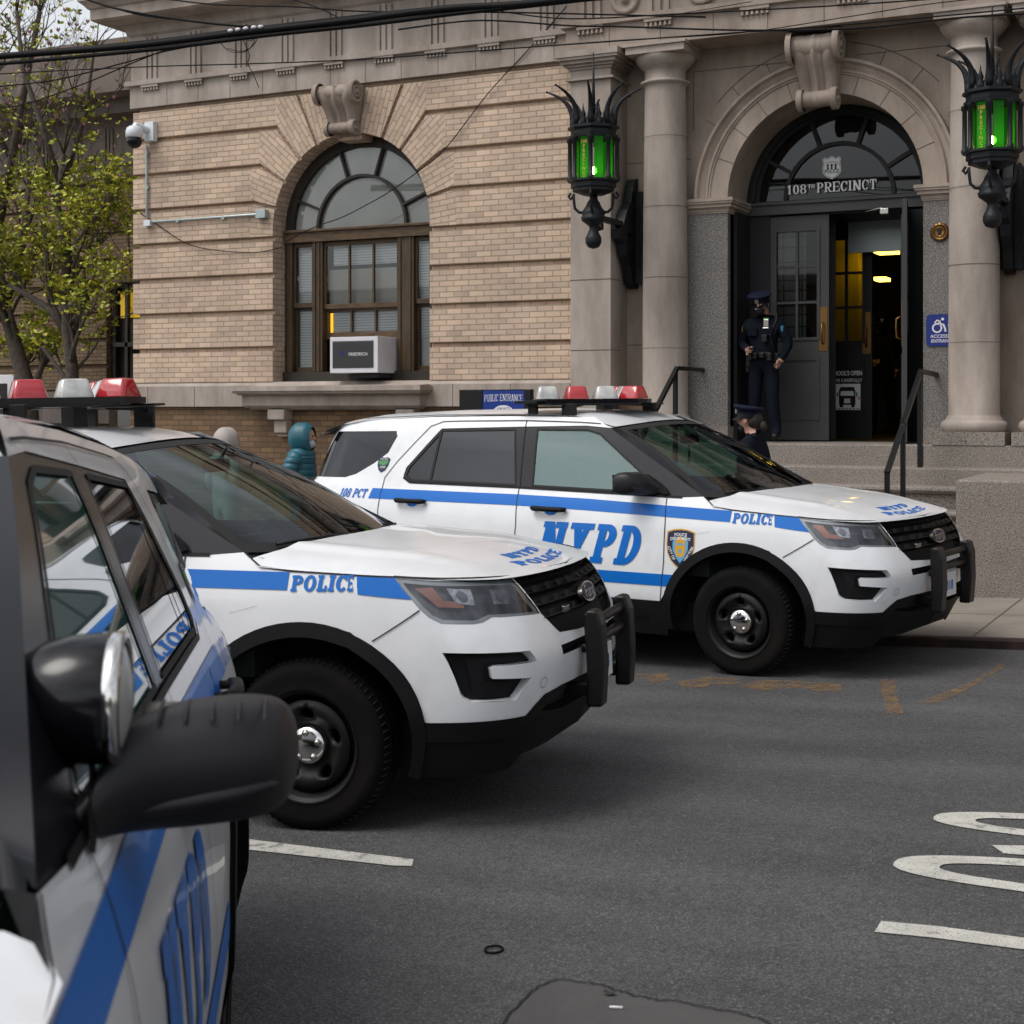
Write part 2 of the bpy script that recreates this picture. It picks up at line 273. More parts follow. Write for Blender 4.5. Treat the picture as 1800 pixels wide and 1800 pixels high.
class MB:
    def __init__(s): s.v=[];s.f=[];s.m=[];s.uv=[];s.sm=[];s.mats=[]
    def mi(s,m):
        m=M[m] if isinstance(m,str) else m
        if m not in s.mats: s.mats.append(m)
        return s.mats.index(m)
    def add(s,vs,fs,m,smooth=False,uv=None):
        o=len(s.v); s.v+=[tuple(v) for v in vs]; k=s.mi(m)
        for f in fs:
            s.f.append([o+i for i in f]); s.m.append(k); s.sm.append(smooth); s.uv.append([uv[i] for i in f] if uv is not None else None)
        return s
    def box(s,a,b,m,T=None,uv=None):
        x0,y0,z0=[min(a[i],b[i]) for i in range(3)]; x1,y1,z1=[max(a[i],b[i]) for i in range(3)]
        v=[(x0,y0,z0),(x1,y0,z0),(x1,y1,z0),(x0,y1,z0),(x0,y0,z1),(x1,y0,z1),(x1,y1,z1),(x0,y1,z1)]
        if T: v=[T@Vector(p) for p in v]
        return s.add(v,[(0,3,2,1),(4,5,6,7),(0,1,5,4),(1,2,6,5),(2,3,7,6),(3,0,4,7)],m)
    def prism(s,poly,holes,y0,y1,m,f=None,uvf=None,back=False,side=None):
        """2-D outline in (x,z) given thickness from y0 (front, nearer) to y1"""
        V,F=cdt([poly],holes); n=len(V)
        mp=f or (lambda x,y,z:(x,y,z))
        uv=[uvf(*p) for p in V] if uvf else [(p[0],p[1]) for p in V]
        s.add([mp(p[0],y0,p[1]) for p in V],[tuple(t) for t in F],m,uv=uv)
        if back: s.add([mp(p[0],y1,p[1]) for p in V],[tuple(t[::-1]) for t in F],m,uv=uv)
        for lp in [poly]+list(holes):
            k=len(lp); vs=[mp(p[0],y0,p[1]) for p in lp]+[mp(p[0],y1,p[1]) for p in lp]
            L=[0]
            for i in range(k): L.append(L[-1]+math.hypot(lp[(i+1)%k][0]-lp[i][0],lp[(i+1)%k][1]-lp[i][1]))
            for i in range(k):
                j=(i+1)%k; a,b,c,d=vs[i],vs[j],vs[k+j],vs[k+i]
                s.add([a,b,c,d],[(0,1,2,3)],side or m,uv=[(0,L[i]),(0,L[i+1]),(abs(y1-y0),L[i+1]),(abs(y1-y0),L[i])])
        return s
    def sheet(s,polys,holes,fn,m,res=.05,flip=False,smooth=True):
        V,F=cdt(polys,holes,res); s.add([fn(p[0],p[1]) for p in V],[tuple(t[::-1]) if flip else tuple(t) for t in F],m,smooth,uv=[(p[0],p[1]) for p in V]); return s
    def tube(s,pts,r,m,n=8,cap=True,smooth=True):
        pts=[Vector(p) for p in pts]; k=len(pts); rr=r if hasattr(r,'__len__') else [r]*k
        vs=[];prev=None
        for i,p in enumerate(pts):
            t=(pts[min(i+1,k-1)]-pts[max(i-1,0)]).normalized()
            if prev is None:
                a=Vector((0,0,1)) if abs(t.z)<.9 else Vector((1,0,0)); u=t.cross(a).normalized()
            else: u=(prev-t*prev.dot(t)).normalized()
            prev=u; w_=t.cross(u)
            for j in range(n):
                an=2*PI*j/n; vs.append(p+(u*math.cos(an)+w_*math.sin(an))*rr[i])
        fs=[(i*n+j,i*n+(j+1)%n,(i+1)*n+(j+1)%n,(i+1)*n+j) for i in range(k-1) for j in range(n)]
        s.add(vs,fs,m,smooth)
        if cap: s.add(vs[:n],[tuple(range(n))[::-1]],m); s.add(vs[-n:],[tuple(range(n))],m)
        return s
    def lathe(s,prof,m,c=(0,0,0),axis='Z',n=24,smooth=True,a0=0,a1=2*PI,T=None):
        full=abs(a1-a0-2*PI)<1e-6; k=n if full else n+1; vs=[]
        for i in range(k):
            a=a0+(a1-a0)*i/n
            for r,h in prof:
                p={'Z':(r*math.cos(a),r*math.sin(a),h),'Y':(r*math.cos(a),h,r*math.sin(a)),'X':(h,r*math.cos(a),r*math.sin(a))}[axis]
                p=Vector(p)+Vector(c); vs.append(T@p if T else p)
        q=len(prof); fs=[]
        for i in range(n if full else n):
            j=(i+1)%k
            for h in range(q-1): fs.append((i*q+h,j*q+h,j*q+h+1,i*q+h+1))
        return s.add(vs,fs,m,smooth)
    def sphere(s,c,r,m,n=16,k=10,T=None,sc_=(1,1,1)):
        pr=[(math.sin(PI*i/k)*r,-math.cos(PI*i/k)*r) for i in range(k+1)]
        vs=[];fs=[]
        for i in range(n):
            a=2*PI*i/n
            for rr,h in pr:
                p=Vector((rr*math.cos(a)*sc_[0],rr*math.sin(a)*sc_[1],h*sc_[2])); 
                if T: p=T@p
                vs.append(p+Vector(c))
        q=k+1
        for i in range(n):
            for h in range(k): fs.append((i*q+h,((i+1)%n)*q+h,((i+1)%n)*q+h+1,i*q+h+1))
        return s.add(vs,fs,m,True)
    def build(s,name,parent=None,merge=True,bevel=0,sub=0):
        me=bpy.data.meshes.new(name); me.from_pydata([tuple(v) for v in s.v],[],s.f); 
        for m in s.mats: me.materials.append(m)
        me.polygons.foreach_set('material_index',s.m); me.polygons.foreach_set('use_smooth',s.sm)
        L=me.uv_layers.new(name='UVMap'); me.update()
        for p in me.polygons:
            c=s.uv[p.index]
            if c is None:
                nn=p.normal; ax=max(range(3),key=lambda i:abs(nn[i]))
                for li in p.loop_indices:
                    q=me.vertices[me.loops[li].vertex_index].co
                    L.data[li].uv=(q.x,q.z) if ax==1 else ((q.y,q.z) if ax==0 else (q.x,q.y))
            else:
                for k_,li in enumerate(p.loop_indices): L.data[li].uv=c[k_]
        if merge:
            bm=bmesh.new(); bm.from_mesh(me); bmesh.ops.remove_doubles(bm,verts=bm.verts,dist=1e-5); bm.to_mesh(me); bm.free()
        o=bpy.data.objects.new(name,me); col.objects.link(o)
        if parent: o.parent=parent
        if bevel:
            b=o.modifiers.new('bevel','BEVEL'); b.width=bevel; b.segments=2; b.limit_method='ANGLE'; b.angle_limit=R(40)
        if sub:
            b=o.modifiers.new('sub','SUBSURF'); b.levels=sub; b.render_levels=sub
        return o
def tag(o,label=None,cat=None,group=None,kind=None):
    if label: o['label']=label
    if cat: o['category']=cat
    if group: o['group']=group
    if kind: o['kind']=kind
    return o
def empty(name,loc=(0,0,0),label=None,cat=None,group=None):
    o=bpy.data.objects.new(name,None); o.location=loc; o.empty_display_size=.2; col.objects.link(o); return tag(o,label,cat,group)
def kids(o): return [c for c in bpy.data.objects if c.parent==o]
def copy_tree(o,parent=None):
    c=o.copy(); col.objects.link(c); c.parent=parent
    for ch in kids(o): copy_tree(ch,c)
    return c
# ------------------------------------------------------------ lettering
def arc(cx,cy,rx,ry,a0,a1,n=14,p=2.0):
    o=[]
    for i in range(n+1):
        a=R(a0+(a1-a0)*i/n); c,s_=math.cos(a),math.sin(a)
        o.append((cx+rx*math.copysign(abs(c)**(2/p),c),cy+ry*math.copysign(abs(s_)**(2/p),s_)))
    return o
def rect(x0,y0,x1,y1): return [(x0,y0),(x1,y0),(x1,y1),(x0,y1)]
def band(pts,wd):
    L=[];Rr=[]
    for i,p in enumerate(pts):
        a=pts[max(i-1,0)];b=pts[min(i+1,len(pts)-1)]; dx,dy=b[0]-a[0],b[1]-a[1]; l=math.hypot(dx,dy); nx,ny=-dy/l*wd/2,dx/l*wd/2
        L.append((p[0]+nx,p[1]+ny)); Rr.append((p[0]-nx,p[1]-ny))
    return L+Rr[::-1]
def glyph(ch,w=.27,h=.17,s=.07):
    W={'I':w+2*s,'L':.66,'E':.80,'P':.74,'D':.80,'O':.80,'C':.76,'N':.90,'Y':.86,'R':.80,'T':.72,'1':.46,'0':.62,'8':.64,'2':.62,'5':.62,'3':.62,'U':.82,'B':.74,'A':.84,'S':.62,'H':.86,' ':.34,'.':.2}.get(ch,.6)
    P=[];H=[]; x=s
    sl=lambda x0,x1,y: P.append(rect(x0,y,x1,y+h))
    st=lambda x0,y0=0,y1=1: P.append(rect(x0,y0,x0+w,y1))
    if ch=='I': st(x);sl(0,w+2*s,0);sl(0,w+2*s,1-h)
    elif ch=='L': st(x);sl(0,W,0);sl(0,w+2*s,1-h);P.append(rect(W-w*.6,0,W,.36))
    elif ch=='E': st(x);sl(0,W,0);sl(0,W,1-h);P.append(rect(x,.5-h*.42,W-w*.45,.5+h*.42));P.append(rect(W-w*.42,0,W,.30));P.append(rect(W-w*.42,.70,W,1))
    elif ch in 'PRB':
        st(x);sl(0,w+2*s,0);sl(0,W*.6,1-h); cx=W*.52
        yb=.42; P.append([(x,yb)]+arc(cx,(1+yb)/2,W-cx,(1-yb)/2,-90,90)+[(x,1)]); H.append([(x+w,yb+h)]+arc(cx,(1+yb)/2,W-cx-w,(1-yb)/2-h,-90,90)+[(x+w,1-h)])
        if ch=='R': P.append([(x+w*.9,.5),(x+w*.9+w,.5),(W,0),(W-w*1.1,0)]); sl(W-w*1.1,W+s,0)
        if ch=='B': P.append([(x,0)]+arc(cx,.27,W+.03-cx,.27,-90,90)+[(x,.54)]); H.append([(x+w,h)]+arc(cx,.27,W-cx-w,.27-h,-90,90)+[(x+w,.54-h)]); sl(0,W*.6,0)
    elif ch=='D':
        st(x);sl(0,W*.5,0);sl(0,W*.5,1-h);cx=W*.42
        P.append([(x,0)]+arc(cx,.5,W-cx,.5,-90,90)+[(x,1)]); H.append([(x+w,h)]+arc(cx,.5,W-cx-w,.5-h,-90,90)+[(x+w,1-h)])
    elif ch in 'O0':
        P.append(arc(W/2,.5,W/2,.51,0,360,28)[:-1]); H.append(arc(W/2,.5,W/2-w*.95,.51-h,0,360,28)[:-1])
    elif ch=='8':
        P.append(arc(W/2,.73,W/2*.9,.275,0,360,24)[:-1]);P.append(arc(W/2,.28,W/2,.285,0,360,24)[:-1]);H.append(arc(W/2,.735,W/2*.9-w*.8,.275-h*.85,0,360,20)[:-1]);H.append(arc(W/2,.28,W/2-w*.85,.285-h*.85,0,360,20)[:-1])
    elif ch=='C':
        o=arc(W/2,.5,W/2,.51,38,322,24); i=arc(W/2+.02,.5,W/2-w*.95,.51-h,322,38,24); P.append(o+i); P.append(rect(W-w*.62,.62,W-w*.1,.98))
    elif ch=='N':
        st(x);st(W-s-w*.75);sl(0,w+2*s,0);sl(W-2*s-w,W,1-h);P.append([(0,1),(x+w*1.1,1),(W-s,0),(W-s-w*1.1,0)]); sl(0,w,1-h)
    elif ch=='Y':
        c=W/2; st(c-w/2,0,.5);sl(c-w/2-s,c+w/2+s,0);P.append([(s,1),(s+w,1),(c+w/2,.42),(c-w/2,.42)]);P.append([(W-s,1),(W-s-w*.8,1),(c-w/2+.04,.42),(c+w/2,.42)]);sl(0,w+2*s,1-h);sl(W-w-s*1.5,W,1-h)
    elif ch=='T': st(W/2-w/2);sl(0,W,1-h);sl(W/2-w/2-s,W/2+w/2+s,0);P.append(rect(0,.66,w*.5,1));P.append(rect(W-w*.5,.66,W,1))
    elif ch=='1': st(.12);sl(.12-s,.12+w+s,0);P.append([(0,.70),(0,.84),(.14,1),(.2,1),(.2,.78)])
    elif ch=='H': st(x);st(W-s-w);[sl(a,a+w+2*s,b) for a in (0,W-w-2*s) for b in (0,1-h)];P.append(rect(x,.5-h/2,W-x,.5+h/2))
    elif ch=='U': P.append(band([(x+w/2,1),(x+w/2,.4)]+arc(W/2,.36,W/2-x-w/2,.36-h/2-.02,180,360,12)+[(W-x-w/2,.4),(W-x-w/2,1)],w*.85));sl(0,w+2*s,1-h);sl(W-w-2*s,W,1-h)
    elif ch=='A': P.append([(0+s,0),(s+w*.7,0),(W/2+.04,1),(W/2-.12,1)]);P.append([(W-s,0),(W-s-w,0),(W/2-.14,1),(W/2+.12,1)]);P.append(rect(W*.25,.24,W*.75,.24+h));sl(0,w+s,0);sl(W-w-s*2,W,0)
    elif ch in 'S253':
        r_=W/2-w*.4
        if ch=='S': pl=arc(W/2,.74,r_,.2,30,270,10)+arc(W/2,.27,r_,.22,90,-150,10)
        elif ch=='2': pl=arc(W/2,.72,r_,.22,170,-30,12)+[(w*.5,.1)]
        elif ch=='3': pl=arc(W/2,.74,r_*.9,.2,160,-80,10)+arc(W/2,.28,r_,.23,80,-160,10)
        else: pl=[(W*.28,.92),(W*.24,.52)]+arc(W/2,.33,r_,.27,120,-150,12)
        P.append(band(pl,min(w,.22)*.95))
        if ch=='2': sl(0,W,0)
        if ch=='5': sl(W*.2,W*.92,1-h)
    return P,H,W
def slab(mb,txt,fn,m,H=1.,shear=0.,sp=.09,res=None,w=.27,h=.17,s=.07,width=None,flip=False):
    """text in cap heights mapped by fn(x,y); returns the length"""
    adv=[];x=0
    for c in txt: g=glyph(c,w,h,s); adv.append((x,g)); x+=g[2]+sp
    tot=x-sp; k=(width/(tot*H)) if width else 1.
    for x0,(P,Ho,W) in adv:
        if not P: continue
        f=lambda p:((p[0]+x0)*H*k+p[1]*H*shear,p[1]*H)
        mb.sheet([[f(p) for p in q] for q in P],[[f(p) for p in q] for q in Ho],fn,m,res,flip)
    return tot*H*k
def sans(mb,txt,size,fn,m,align='CENTER',bold=.0,width=None,spacing=1.):
    """built-in font text, flat triangles mapped by fn(x,y)"""
    cu=bpy.data.curves.new('tmp','FONT'); cu.body=txt; cu.size=size; cu.align_x=align; cu.offset=bold*size; cu.fill_mode='FRONT'; cu.resolution_u=3; cu.space_character=spacing
    o=bpy.data.objects.new('tmp',cu); col.objects.link(o); bpy.context.view_layer.update(); dg=bpy.context.evaluated_depsgraph_get(); me=bpy.data.meshes.new_from_object(o.evaluated_get(dg))
    if len(me.vertices):
        xs=[v.co.x for v in me.vertices]; k=1.
        if width: k=width/max(1e-6,(max(xs)-min(xs)))
        mb.add([fn(v.co.x*k,v.co.y) for v in me.vertices],[tuple(p.vertices) for p in me.polygons],m)
    bpy.data.objects.remove(o); bpy.data.curves.remove(cu); bpy.data.meshes.remove(me)
# ============================================================ POLICE SUV
ZT=[.18,.25,.35,.48,.6,.75,.9,1.0,1.1,1.15,1.3,1.5,1.62,1.68,1.72]
WT=[.90,.925,.955,.985,.985,.98,.965,.95,.92,.895,.835,.755,.70,.66,.62]
ZF=[.18,.25,.35,.45,.55,.65,.72,.80,.90,.98,1.04,1.10]
XF=[.84,.88,.93,.985,1.01,1.03,1.03,1.0,.965,.92,.865,.78]
_z=np.linspace(.15,1.75,161); _k=np.exp(-np.linspace(-2,2,9)**2); _k/=_k.sum()
_wz=np.convolve(np.pad(np.interp(_z,ZT,WT),4,mode='edge'),_k,'valid'); _xz=np.convolve(np.pad(np.interp(_z,ZF,XF),4,mode='edge'),_k,'valid')
Wz=lambda z: float(np.interp(z,_z,_wz)); Xz=lambda z: float(np.interp(z,_z,_xz))
_t=np.linspace(0,1,401); _x=.2+.8*np.sin(_t*np.pi/2)**.5; _y=.975*np.cos(_t*np.pi/2)**.5
_s=np.concatenate([[0],np.cumsum(np.hypot(np.diff(_x),np.diff(_y)))]); UM=float(.2+_s[-1])
def S0(u,z):
    if u<=.2:
        y=Wz(z); x=u
        if u<-3.55:
            a=min((-3.55-u)/.75,1)*PI/2; x=-3.55-float(np.interp(z,[1.2,1.6],[.53,.40]))*math.sin(a)**.7; y=Wz(z)*max(math.cos(a),0)**.5
        if z>1.2 and u<-3.0: y-=.05*((-3.0-max(u,-4.0)))**2
        return x,y
    a=float(np.interp(u-.2,_s,_t))*PI/2; n=float(np.interp(z,[.8,1.02],[4,3.3]))
    bl=.035*max(0,(u-1.15)/.61)**2
    return .2+(Xz(z)-.2)*math.sin(a)**(2/n)+bl, Wz(z)*max(math.cos(a),0)**(2/n)
def CS(u,z,sd=-1,off=0.):
    u=min(u,UM); x,y=S0(u,z); p=Vector((x,y,z))
    if off:
        u1,u2=max(u-.01,-4.3),min(u+.01,UM); a=Vector((*S0(u1,z),z)); b=Vector((*S0(u2,z),z)); c=Vector((*S0(u,z+.01),z+.01)); d=Vector((*S0(u,z-.01),z-.01))
        n=(b-a).cross(d-c)
        if n.length<1e-9: n=Vector((1,0,0))
        n.normalize()
        if n.y<-1e-6 or (abs(n.y)<.2 and n.x*(1 if u>0 else -1)<0): n=-n
        p+=n*off
    return Vector((p.x,p.y*sd,p.z))
def ell(cx,cz,a,b,a0,a1,n): return [(cx+a*math.cos(R(a0+(a1-a0)*i/n)),cz+b*math.sin(R(a0+(a1-a0)*i/n))) for i in range(n+1)]
HOODEDGE=[(UM,1.035),(1.5,1.030),(1.28,1.030),(1.09,1.030),(.75,1.050),(.53,1.066),(.18,1.079),(-.06,1.094),(-.2,1.112),(-.286,1.173)]
WLOW=[(.559,.475),(1.0,.471),(1.055,.512),(1.11,.543),(1.27,.557),(UM,.557)]
ROOFL=[(-1.316,1.705),(-1.446,1.70),(-2.05,1.708),(-2.77,1.70),(-3.44,1.672),(-3.72,1.632),(-3.9,1.56)]
DLO=[(-.45,1.163),(-1.80,1.195),(-2.84,1.203),(-2.92,1.245),(-2.912,1.31),(-2.66,1.612),(-1.95,1.63),(-1.35,1.642),(-1.14,1.627)]
HEAD=[(.532,1.062),(.728,1.045),(1.075,1.026),(1.10,.960),(1.148,.874),(.906,.886),(.87,.890),(.823,.872),(.785,.868),(.652,.875),(.612,.900),(.587,.935)]
GRILLE=[(1.085,1.026),(1.5,1.026),(UM,1.028),(UM,.765),(1.5,.765),(1.275,.780),(1.155,.872),(1.11,.956)]
FOG=[(.62,.760),(1.0,.741),(1.032,.692),(.822,.697),(.803,.688),(.812,.646),(1.002,.629),(.930,.546),(.735,.556),(.705,.570),(.69,.585)]
SLOT=[(1.245,.730),(UM,.732),(UM,.690),(1.255,.688)]
QUART=[(-3.73,1.58),(-3.104,1.589),(-3.078,1.548),(-3.129,1.42),(-3.25,1.335),(-3.41,1.25),(-3.52,1.22),(-3.95,1.212),(-3.86,1.38)]
FG=[(-1.70,1.207),(-.70,1.186),(-.655,1.205),(-.84,1.340),(-1.215,1.585),(-1.33,1.612),(-1.765,1.612)]
RG=[(-2.84,1.218),(-1.85,1.208),(-1.965,1.610),(-2.645,1.597),(-2.885,1.31),(-2.895,1.25)]
def Wt(x): # plan half width of the hood edge
    return .925
def hoodz(x,y):
    q=max(x-.2,0)/(.905-.2); n=3.3; rho=min((q**n+(abs(y)/.925)**n)**(1/n),1.)
    ze=float(np.interp(x,[-.4,-.2,.18,.4,.61,.8,.91],[1.155,1.112,1.079,1.068,1.051,1.034,1.033])); cr=float(np.interp(x,[-.4,.1,.5,.8,.92],[.10,.095,.075,.050,.035]))
    rd=.012*math.exp(-((abs(y)-.60)/.05)**2)*min(max((.75-x)/.4,0),1)
    return ze+cr*(1-rho**3.2)+rd*(1-rho**8)
def roofz(x,y):
    zr=float(np.interp(-x,[.9,1.05,1.2,1.446,2.05,2.77,3.44,3.72,3.9,4.0],[1.60,1.655,1.70,1.742,1.760,1.750,1.722,1.685,1.62,1.58]))
    return zr-.052*min(abs(y)/.665,1)**4
def WS(a,b,off=0.): # a -1..1 across (right to left), b 0..1 bottom to top
    xb=-.035-.33*abs(a)**2.4; yb=.885*a; zb=1.135+.035*abs(a)**2
    xt=-1.02-.13*abs(a)**2.2; yt=.655*a; zt=1.672-.048*abs(a)**2
    p=Vector((xb+(xt-xb)*b,yb+(yt-yb)*b,zb+(zt-zb)*b)); bl=.035*math.sin(PI*b)
    return p+Vector((.47,0,.88))*(bl+off)
def ribbon(pts,wd):
    return band(pts,wd)
def dens(pts,d=.04):
    o=[]
    for a,b in zip(pts,pts[1:]):
        n=max(1,int(math.hypot(b[0]-a[0],b[1]-a[1])/d)); o+=[(a[0]+(b[0]-a[0])*i/n,a[1]+(b[1]-a[1])*i/n) for i in range(n)]
    return o+[pts[-1]]
def make_suv():
    root=empty('police_suv')
    rel=lambda dx,a0,a1,n: [(dx+x,z) for x,z in ell(0,.36,.565,.525,a0,a1,n)]
    reli=lambda dx,a0,a1,n: [(dx+x,z) for x,z in ell(0,.36,.505,.462,a0,a1,n)]
    white=[(-4.30,.50),(-3.425,.50)]+rel(-2.865,165,11,26)+[(-2.29,.46),(-.58,.46)]+rel(0,168,13,26)[1:]+WLOW+HOODEDGE+DLO+ROOFL+[(-4.05,1.55),(-4.30,1.55)]
    b=MB()
    for sd in (-1,1):
        fl=(sd==1)
        b.sheet([white],[HEAD,[(u,z) for u,z in GRILLE],FOG,SLOT,QUART],lambda u,z:CS(u,z,sd),'paint',.045,fl)
        # fog-lamp bar return and recess walls
        for lp,dp in ((HEAD,.05),(FOG,.06),(SLOT,.05),(GRILLE,.05)):
            k=len(lp)
            for i in range(k):
                a_,b_=lp[i],lp[(i+1)%k]
                if a_[0]>=UM-.001 and b_[0]>=UM-.001: continue
                b.add([CS(*a_,sd),CS(*b_,sd),CS(*b_,sd,-dp),CS(*a_,sd,-dp)],[(0,1,2,3)],'paint' if lp is FOG else 'clad')
        G=lambda pts,wd=.006: b.sheet([ribbon(dens(pts),wd)],[],lambda u,z:CS(u,z,sd,.0042),'gap',.2,fl)
        G([(-3.07,.80),(-3.10,.979),(-3.10,1.23),(-3.01,1.358),(-2.77,1.627),(-2.66,1.664),(-2.5,1.668),(-1.885,1.674),(-1.406,1.664),(-1.23,1.655)])
        G([(-1.885,1.672),(-1.81,1.20),(-1.785,.93),(-1.80,.60),(-1.86,.465)]); G([(-.569,1.164),(-.551,.996),(-.548,.731),(-.575,.465)])
        G([(-.33,.92),(-.2,.95)],.001); G([(.585,.931),(.449,.865),(.329,.807)],.005); G([(-.286,1.173),(-.2,1.112),(-.06,1.094),(.18,1.079),(.53,1.066)],.007)
        G([(.53,1.068),(.75,1.052),(1.09,1.032),(1.5,1.031),(UM,1.031)],.008)
        G([(-2.60,.46),(-2.55,.55),(-2.42,.66),(-2.36,.70),(-2.3,.5)],.001)
        G(arc(1.085,.598,.022,.022,0,360,20),.002)
    hood=[]
    for i in range(41):
        a=-1+i/20.; th=a*PI/2; n=3.3
        c,s_=math.cos(th),math.sin(th); hood.append((.2+.705*abs(c)**(2/n)+.035*max(0,1-abs(a)*1.7)**2,.925*math.copysign(abs(s_)**(2/n),s_)))
    hood=[(-.25,-.90)]+[(x,-.924) for x in (-.2,0)]+hood+[(x,.924) for x in (0,-.2)]+[(-.25,.90)]+[(-.27+.20*(1-(y/.88)**2),y) for y in [.86-.086*i for i in range(21)]]
    b.sheet([hood],[],lambda x,y:(x,y,hoodz(x,y)),'paint',.045)
    rp=[(x,-(Wz(z)+.0)) for x,z in ROOFL[::-1]]; 
    top=[(-1.14,-.69)]+[(WS(a,1.).x,WS(a,1.).y) for a in [-.96+.12*i for i in range(17)]]+[(-1.14,.69)]
    rpoly=[(x,-(Wz(z)-.002)) for x,z in ROOFL[::-1]]+top+[(x,(Wz(z)-.002)) for x,z in ROOFL]+[(-4.0,.45),(-4.03,0),(-4.0,-.45)]
    def rz(x,y):
        z=roofz(x,y)
        if x>-1.32: # front edge follows the windscreen header
            t=min(max((x+1.32)/.28,0),1); z=z*(1-t)+(1.676-.05*abs(y/.655)**2)*t
        return (x,y,z)
    b.sheet([rpoly],[],rz,'paint',.05)
    for sd in (-1,1): b.sheet([ribbon(dens([(-1.13,sd*.645),(-1.35,sd*.632),(-1.6,sd*.625),(-2.6,sd*.62),(-3.5,sd*.60)]),.014)],[],lambda x,y:(x,y,rz(x,y)[2]+.004),'gap',.2)
    b.build('body',root,merge=False)
    b=MB()
    for sd in (-1,1): b.sheet([[(-1.16,1.64)]+DLO[::-1][1:-1]+[(-.45,1.163),(-.5,1.10),(-3.9,1.10),(-3.95,1.45)]+ROOFL[::-1]],[[(x,z) for x,z in FG],RG,QUART],lambda u,z:CS(u,z,sd,-.022),'interior',.08,sd==1)
    b.sheet([[(x*.997-.012,y*.975) for x,y in rpoly]],[],lambda x,y:(x,y,rz(x,y)[2]-.022),'interior',.08); b.build('cabin_lining',root,merge=False)
    # cladding
    c=MB()
    for sd in (-1,1):
        fl=(sd==1); f=lambda u,z:CS(u,z,sd,.004+.010*(1 if z>.46 else .6))
        for dx in (-2.865,0):
            c.sheet([rel(dx,190,-14,36)+reli(dx,-14,190,36)],[],f,'clad',.06,fl)
            ei=reli(dx,190,-14,36)
            for p,q in zip(ei,ei[1:]): c.add([f(*p),f(*q),CS(*q,sd,-.07),CS(*p,sd,-.07)],[(0,1,2,3)],'clad')
        c.sheet([[(-2.31,.24),(-.56,.22),(-.545,.26),(-.545,.462),(-2.30,.462)]],[],lambda u,z:CS(u,z,sd,.0),'clad',.06,fl)
        c.sheet([[(-2.2,.345),(-.70,.345),(-.68,.372),(-2.2,.372)]],[],lambda u,z:CS(u,z,sd,.01),'clad',.06,fl)
        low=[(.49,.24),(.58,.235),(1.02,.23),(1.09,.285),(1.36,.282),(UM,.30)]
        st=[(UM,.44),(1.34,.44),(1.17,.46),(1.11,.47),(1.04,.43),(.99,.385),(.60,.395),(.52,.40)]
        c.sheet([low+st],[],lambda u,z:CS(u,z,sd,-.004),'clad',.05,fl)
        c.sheet([[(.52,.395),(.60,.395),(.99,.385),(1.05,.435),(1.10,.485),(1.19,.520),(1.29,.525),(1.31,.558)]+[(1.27,.560),(1.11,.546),(1.055,.515),(1.0,.474),(.559,.478)]],[],lambda u,z:CS(u,z,sd,.008),'clad',.05,fl)
        c.sheet([[(1.31,.558),(1.29,.525),(1.17,.46),(1.34,.44),(UM,.44),(UM,.558)]],[],lambda u,z:CS(u,z,sd,-.05),'gap',.05,fl)
        c.sheet([FOG],[],lambda u,z:CS(u,z,sd,-.045),'clad',.05,fl)
        c.sheet([[(.70,.738),(.93,.728),(.95,.705),(.79,.708),(.775,.69),(.785,.632),(.93,.617),(.88,.562),(.755,.57),(.735,.60)]],[],lambda u,z:CS(u,z,sd,-.03),'clad',.05,fl)
        c.sheet([SLOT],[],lambda u,z:CS(u,z,sd,-.05),'gap',.1,fl)
        c.sheet([[(-4.28,.32),(-3.41,.32),(-3.425,.50),(-4.28,.50)]],[],lambda u,z:CS(u,z,sd,.004),'clad',.08,fl)
    c.build('cladding',root,merge=False)
    g=MB()
    for sd in (-1,1):
        fl=(sd==1)
        g.sheet([GRILLE],[],lambda u,z:CS(u,z,sd,-.05),'gap',.08,fl)
        for k,(z0,z1) in enumerate(((1.008,1.028),(.958,.990),(.905,.938),(.852,.885))):
            u0=(1.085,1.10,1.13,1.165)[k]
            g.sheet([[(u0,z0),(1.4,z0),(UM,z0),(UM,z1),(1.4,z1),(u0-.01,z1)]],[],lambda u,z:CS(u,z,sd,-.022+(.024 if z<=z0+.004 else 0)),'clad',.03,fl)
            g.sheet([[(u0,z0),(1.4,z0),(UM,z0),(UM,z0-.005),(1.4,z0-.005),(u0,z0-.005)]],[],lambda u,z:CS(u,z,sd,.002 if z>z0-.002 else -.03),'clad',.1,fl)
            for q in range(4): 
                uu=u0+.07+q*.14
                g.sheet([[(uu,z0+.004),(uu+.05,z0+.004),(uu+.06,z1-.004),(uu+.012,z1-.004)]],[],lambda u,z:CS(u,z,sd,-.006),'clad',.1,fl)
        for j in range(3):
            zz=.778+j*.024
            for i in range(16):
                uu=1.27+i*.031+(j%2)*.0155+max(0,(.02-.01*j)); 
                if uu<UM-.01: g.sheet([[(uu+.011*math.cos(a),zz+.011*math.sin(a)) for a in [PI/3*q for q in range(6)]]],[[(uu+.007*math.cos(a),zz+.007*math.sin(a)) for a in [PI/3*q for q in range(6)]]],lambda u,z:CS(u,z,sd,-.02),'clad',None,fl)
    g.build('grille',root,merge=False)
    e=MB(); ex=CS(UM,.905).x; tilt=Matrix.Translation((ex+.012,0,.905))@Matrix.Rotation(R(-18),4,'Y')
    o1=[(.118*math.cos(2*PI*i/32),.048*math.sin(2*PI*i/32)) for i in range(32)]; o2=[(x*.90,y*.80) for x,y in o1]
    e.prism(o1,[],.0,-.02,'chromedull',f=lambda x,y,z:tilt@Vector((y,x,z))); e.prism(o2,[],.003,-.001,'navy',f=lambda x,y,z:tilt@Vector((y,x,z)))
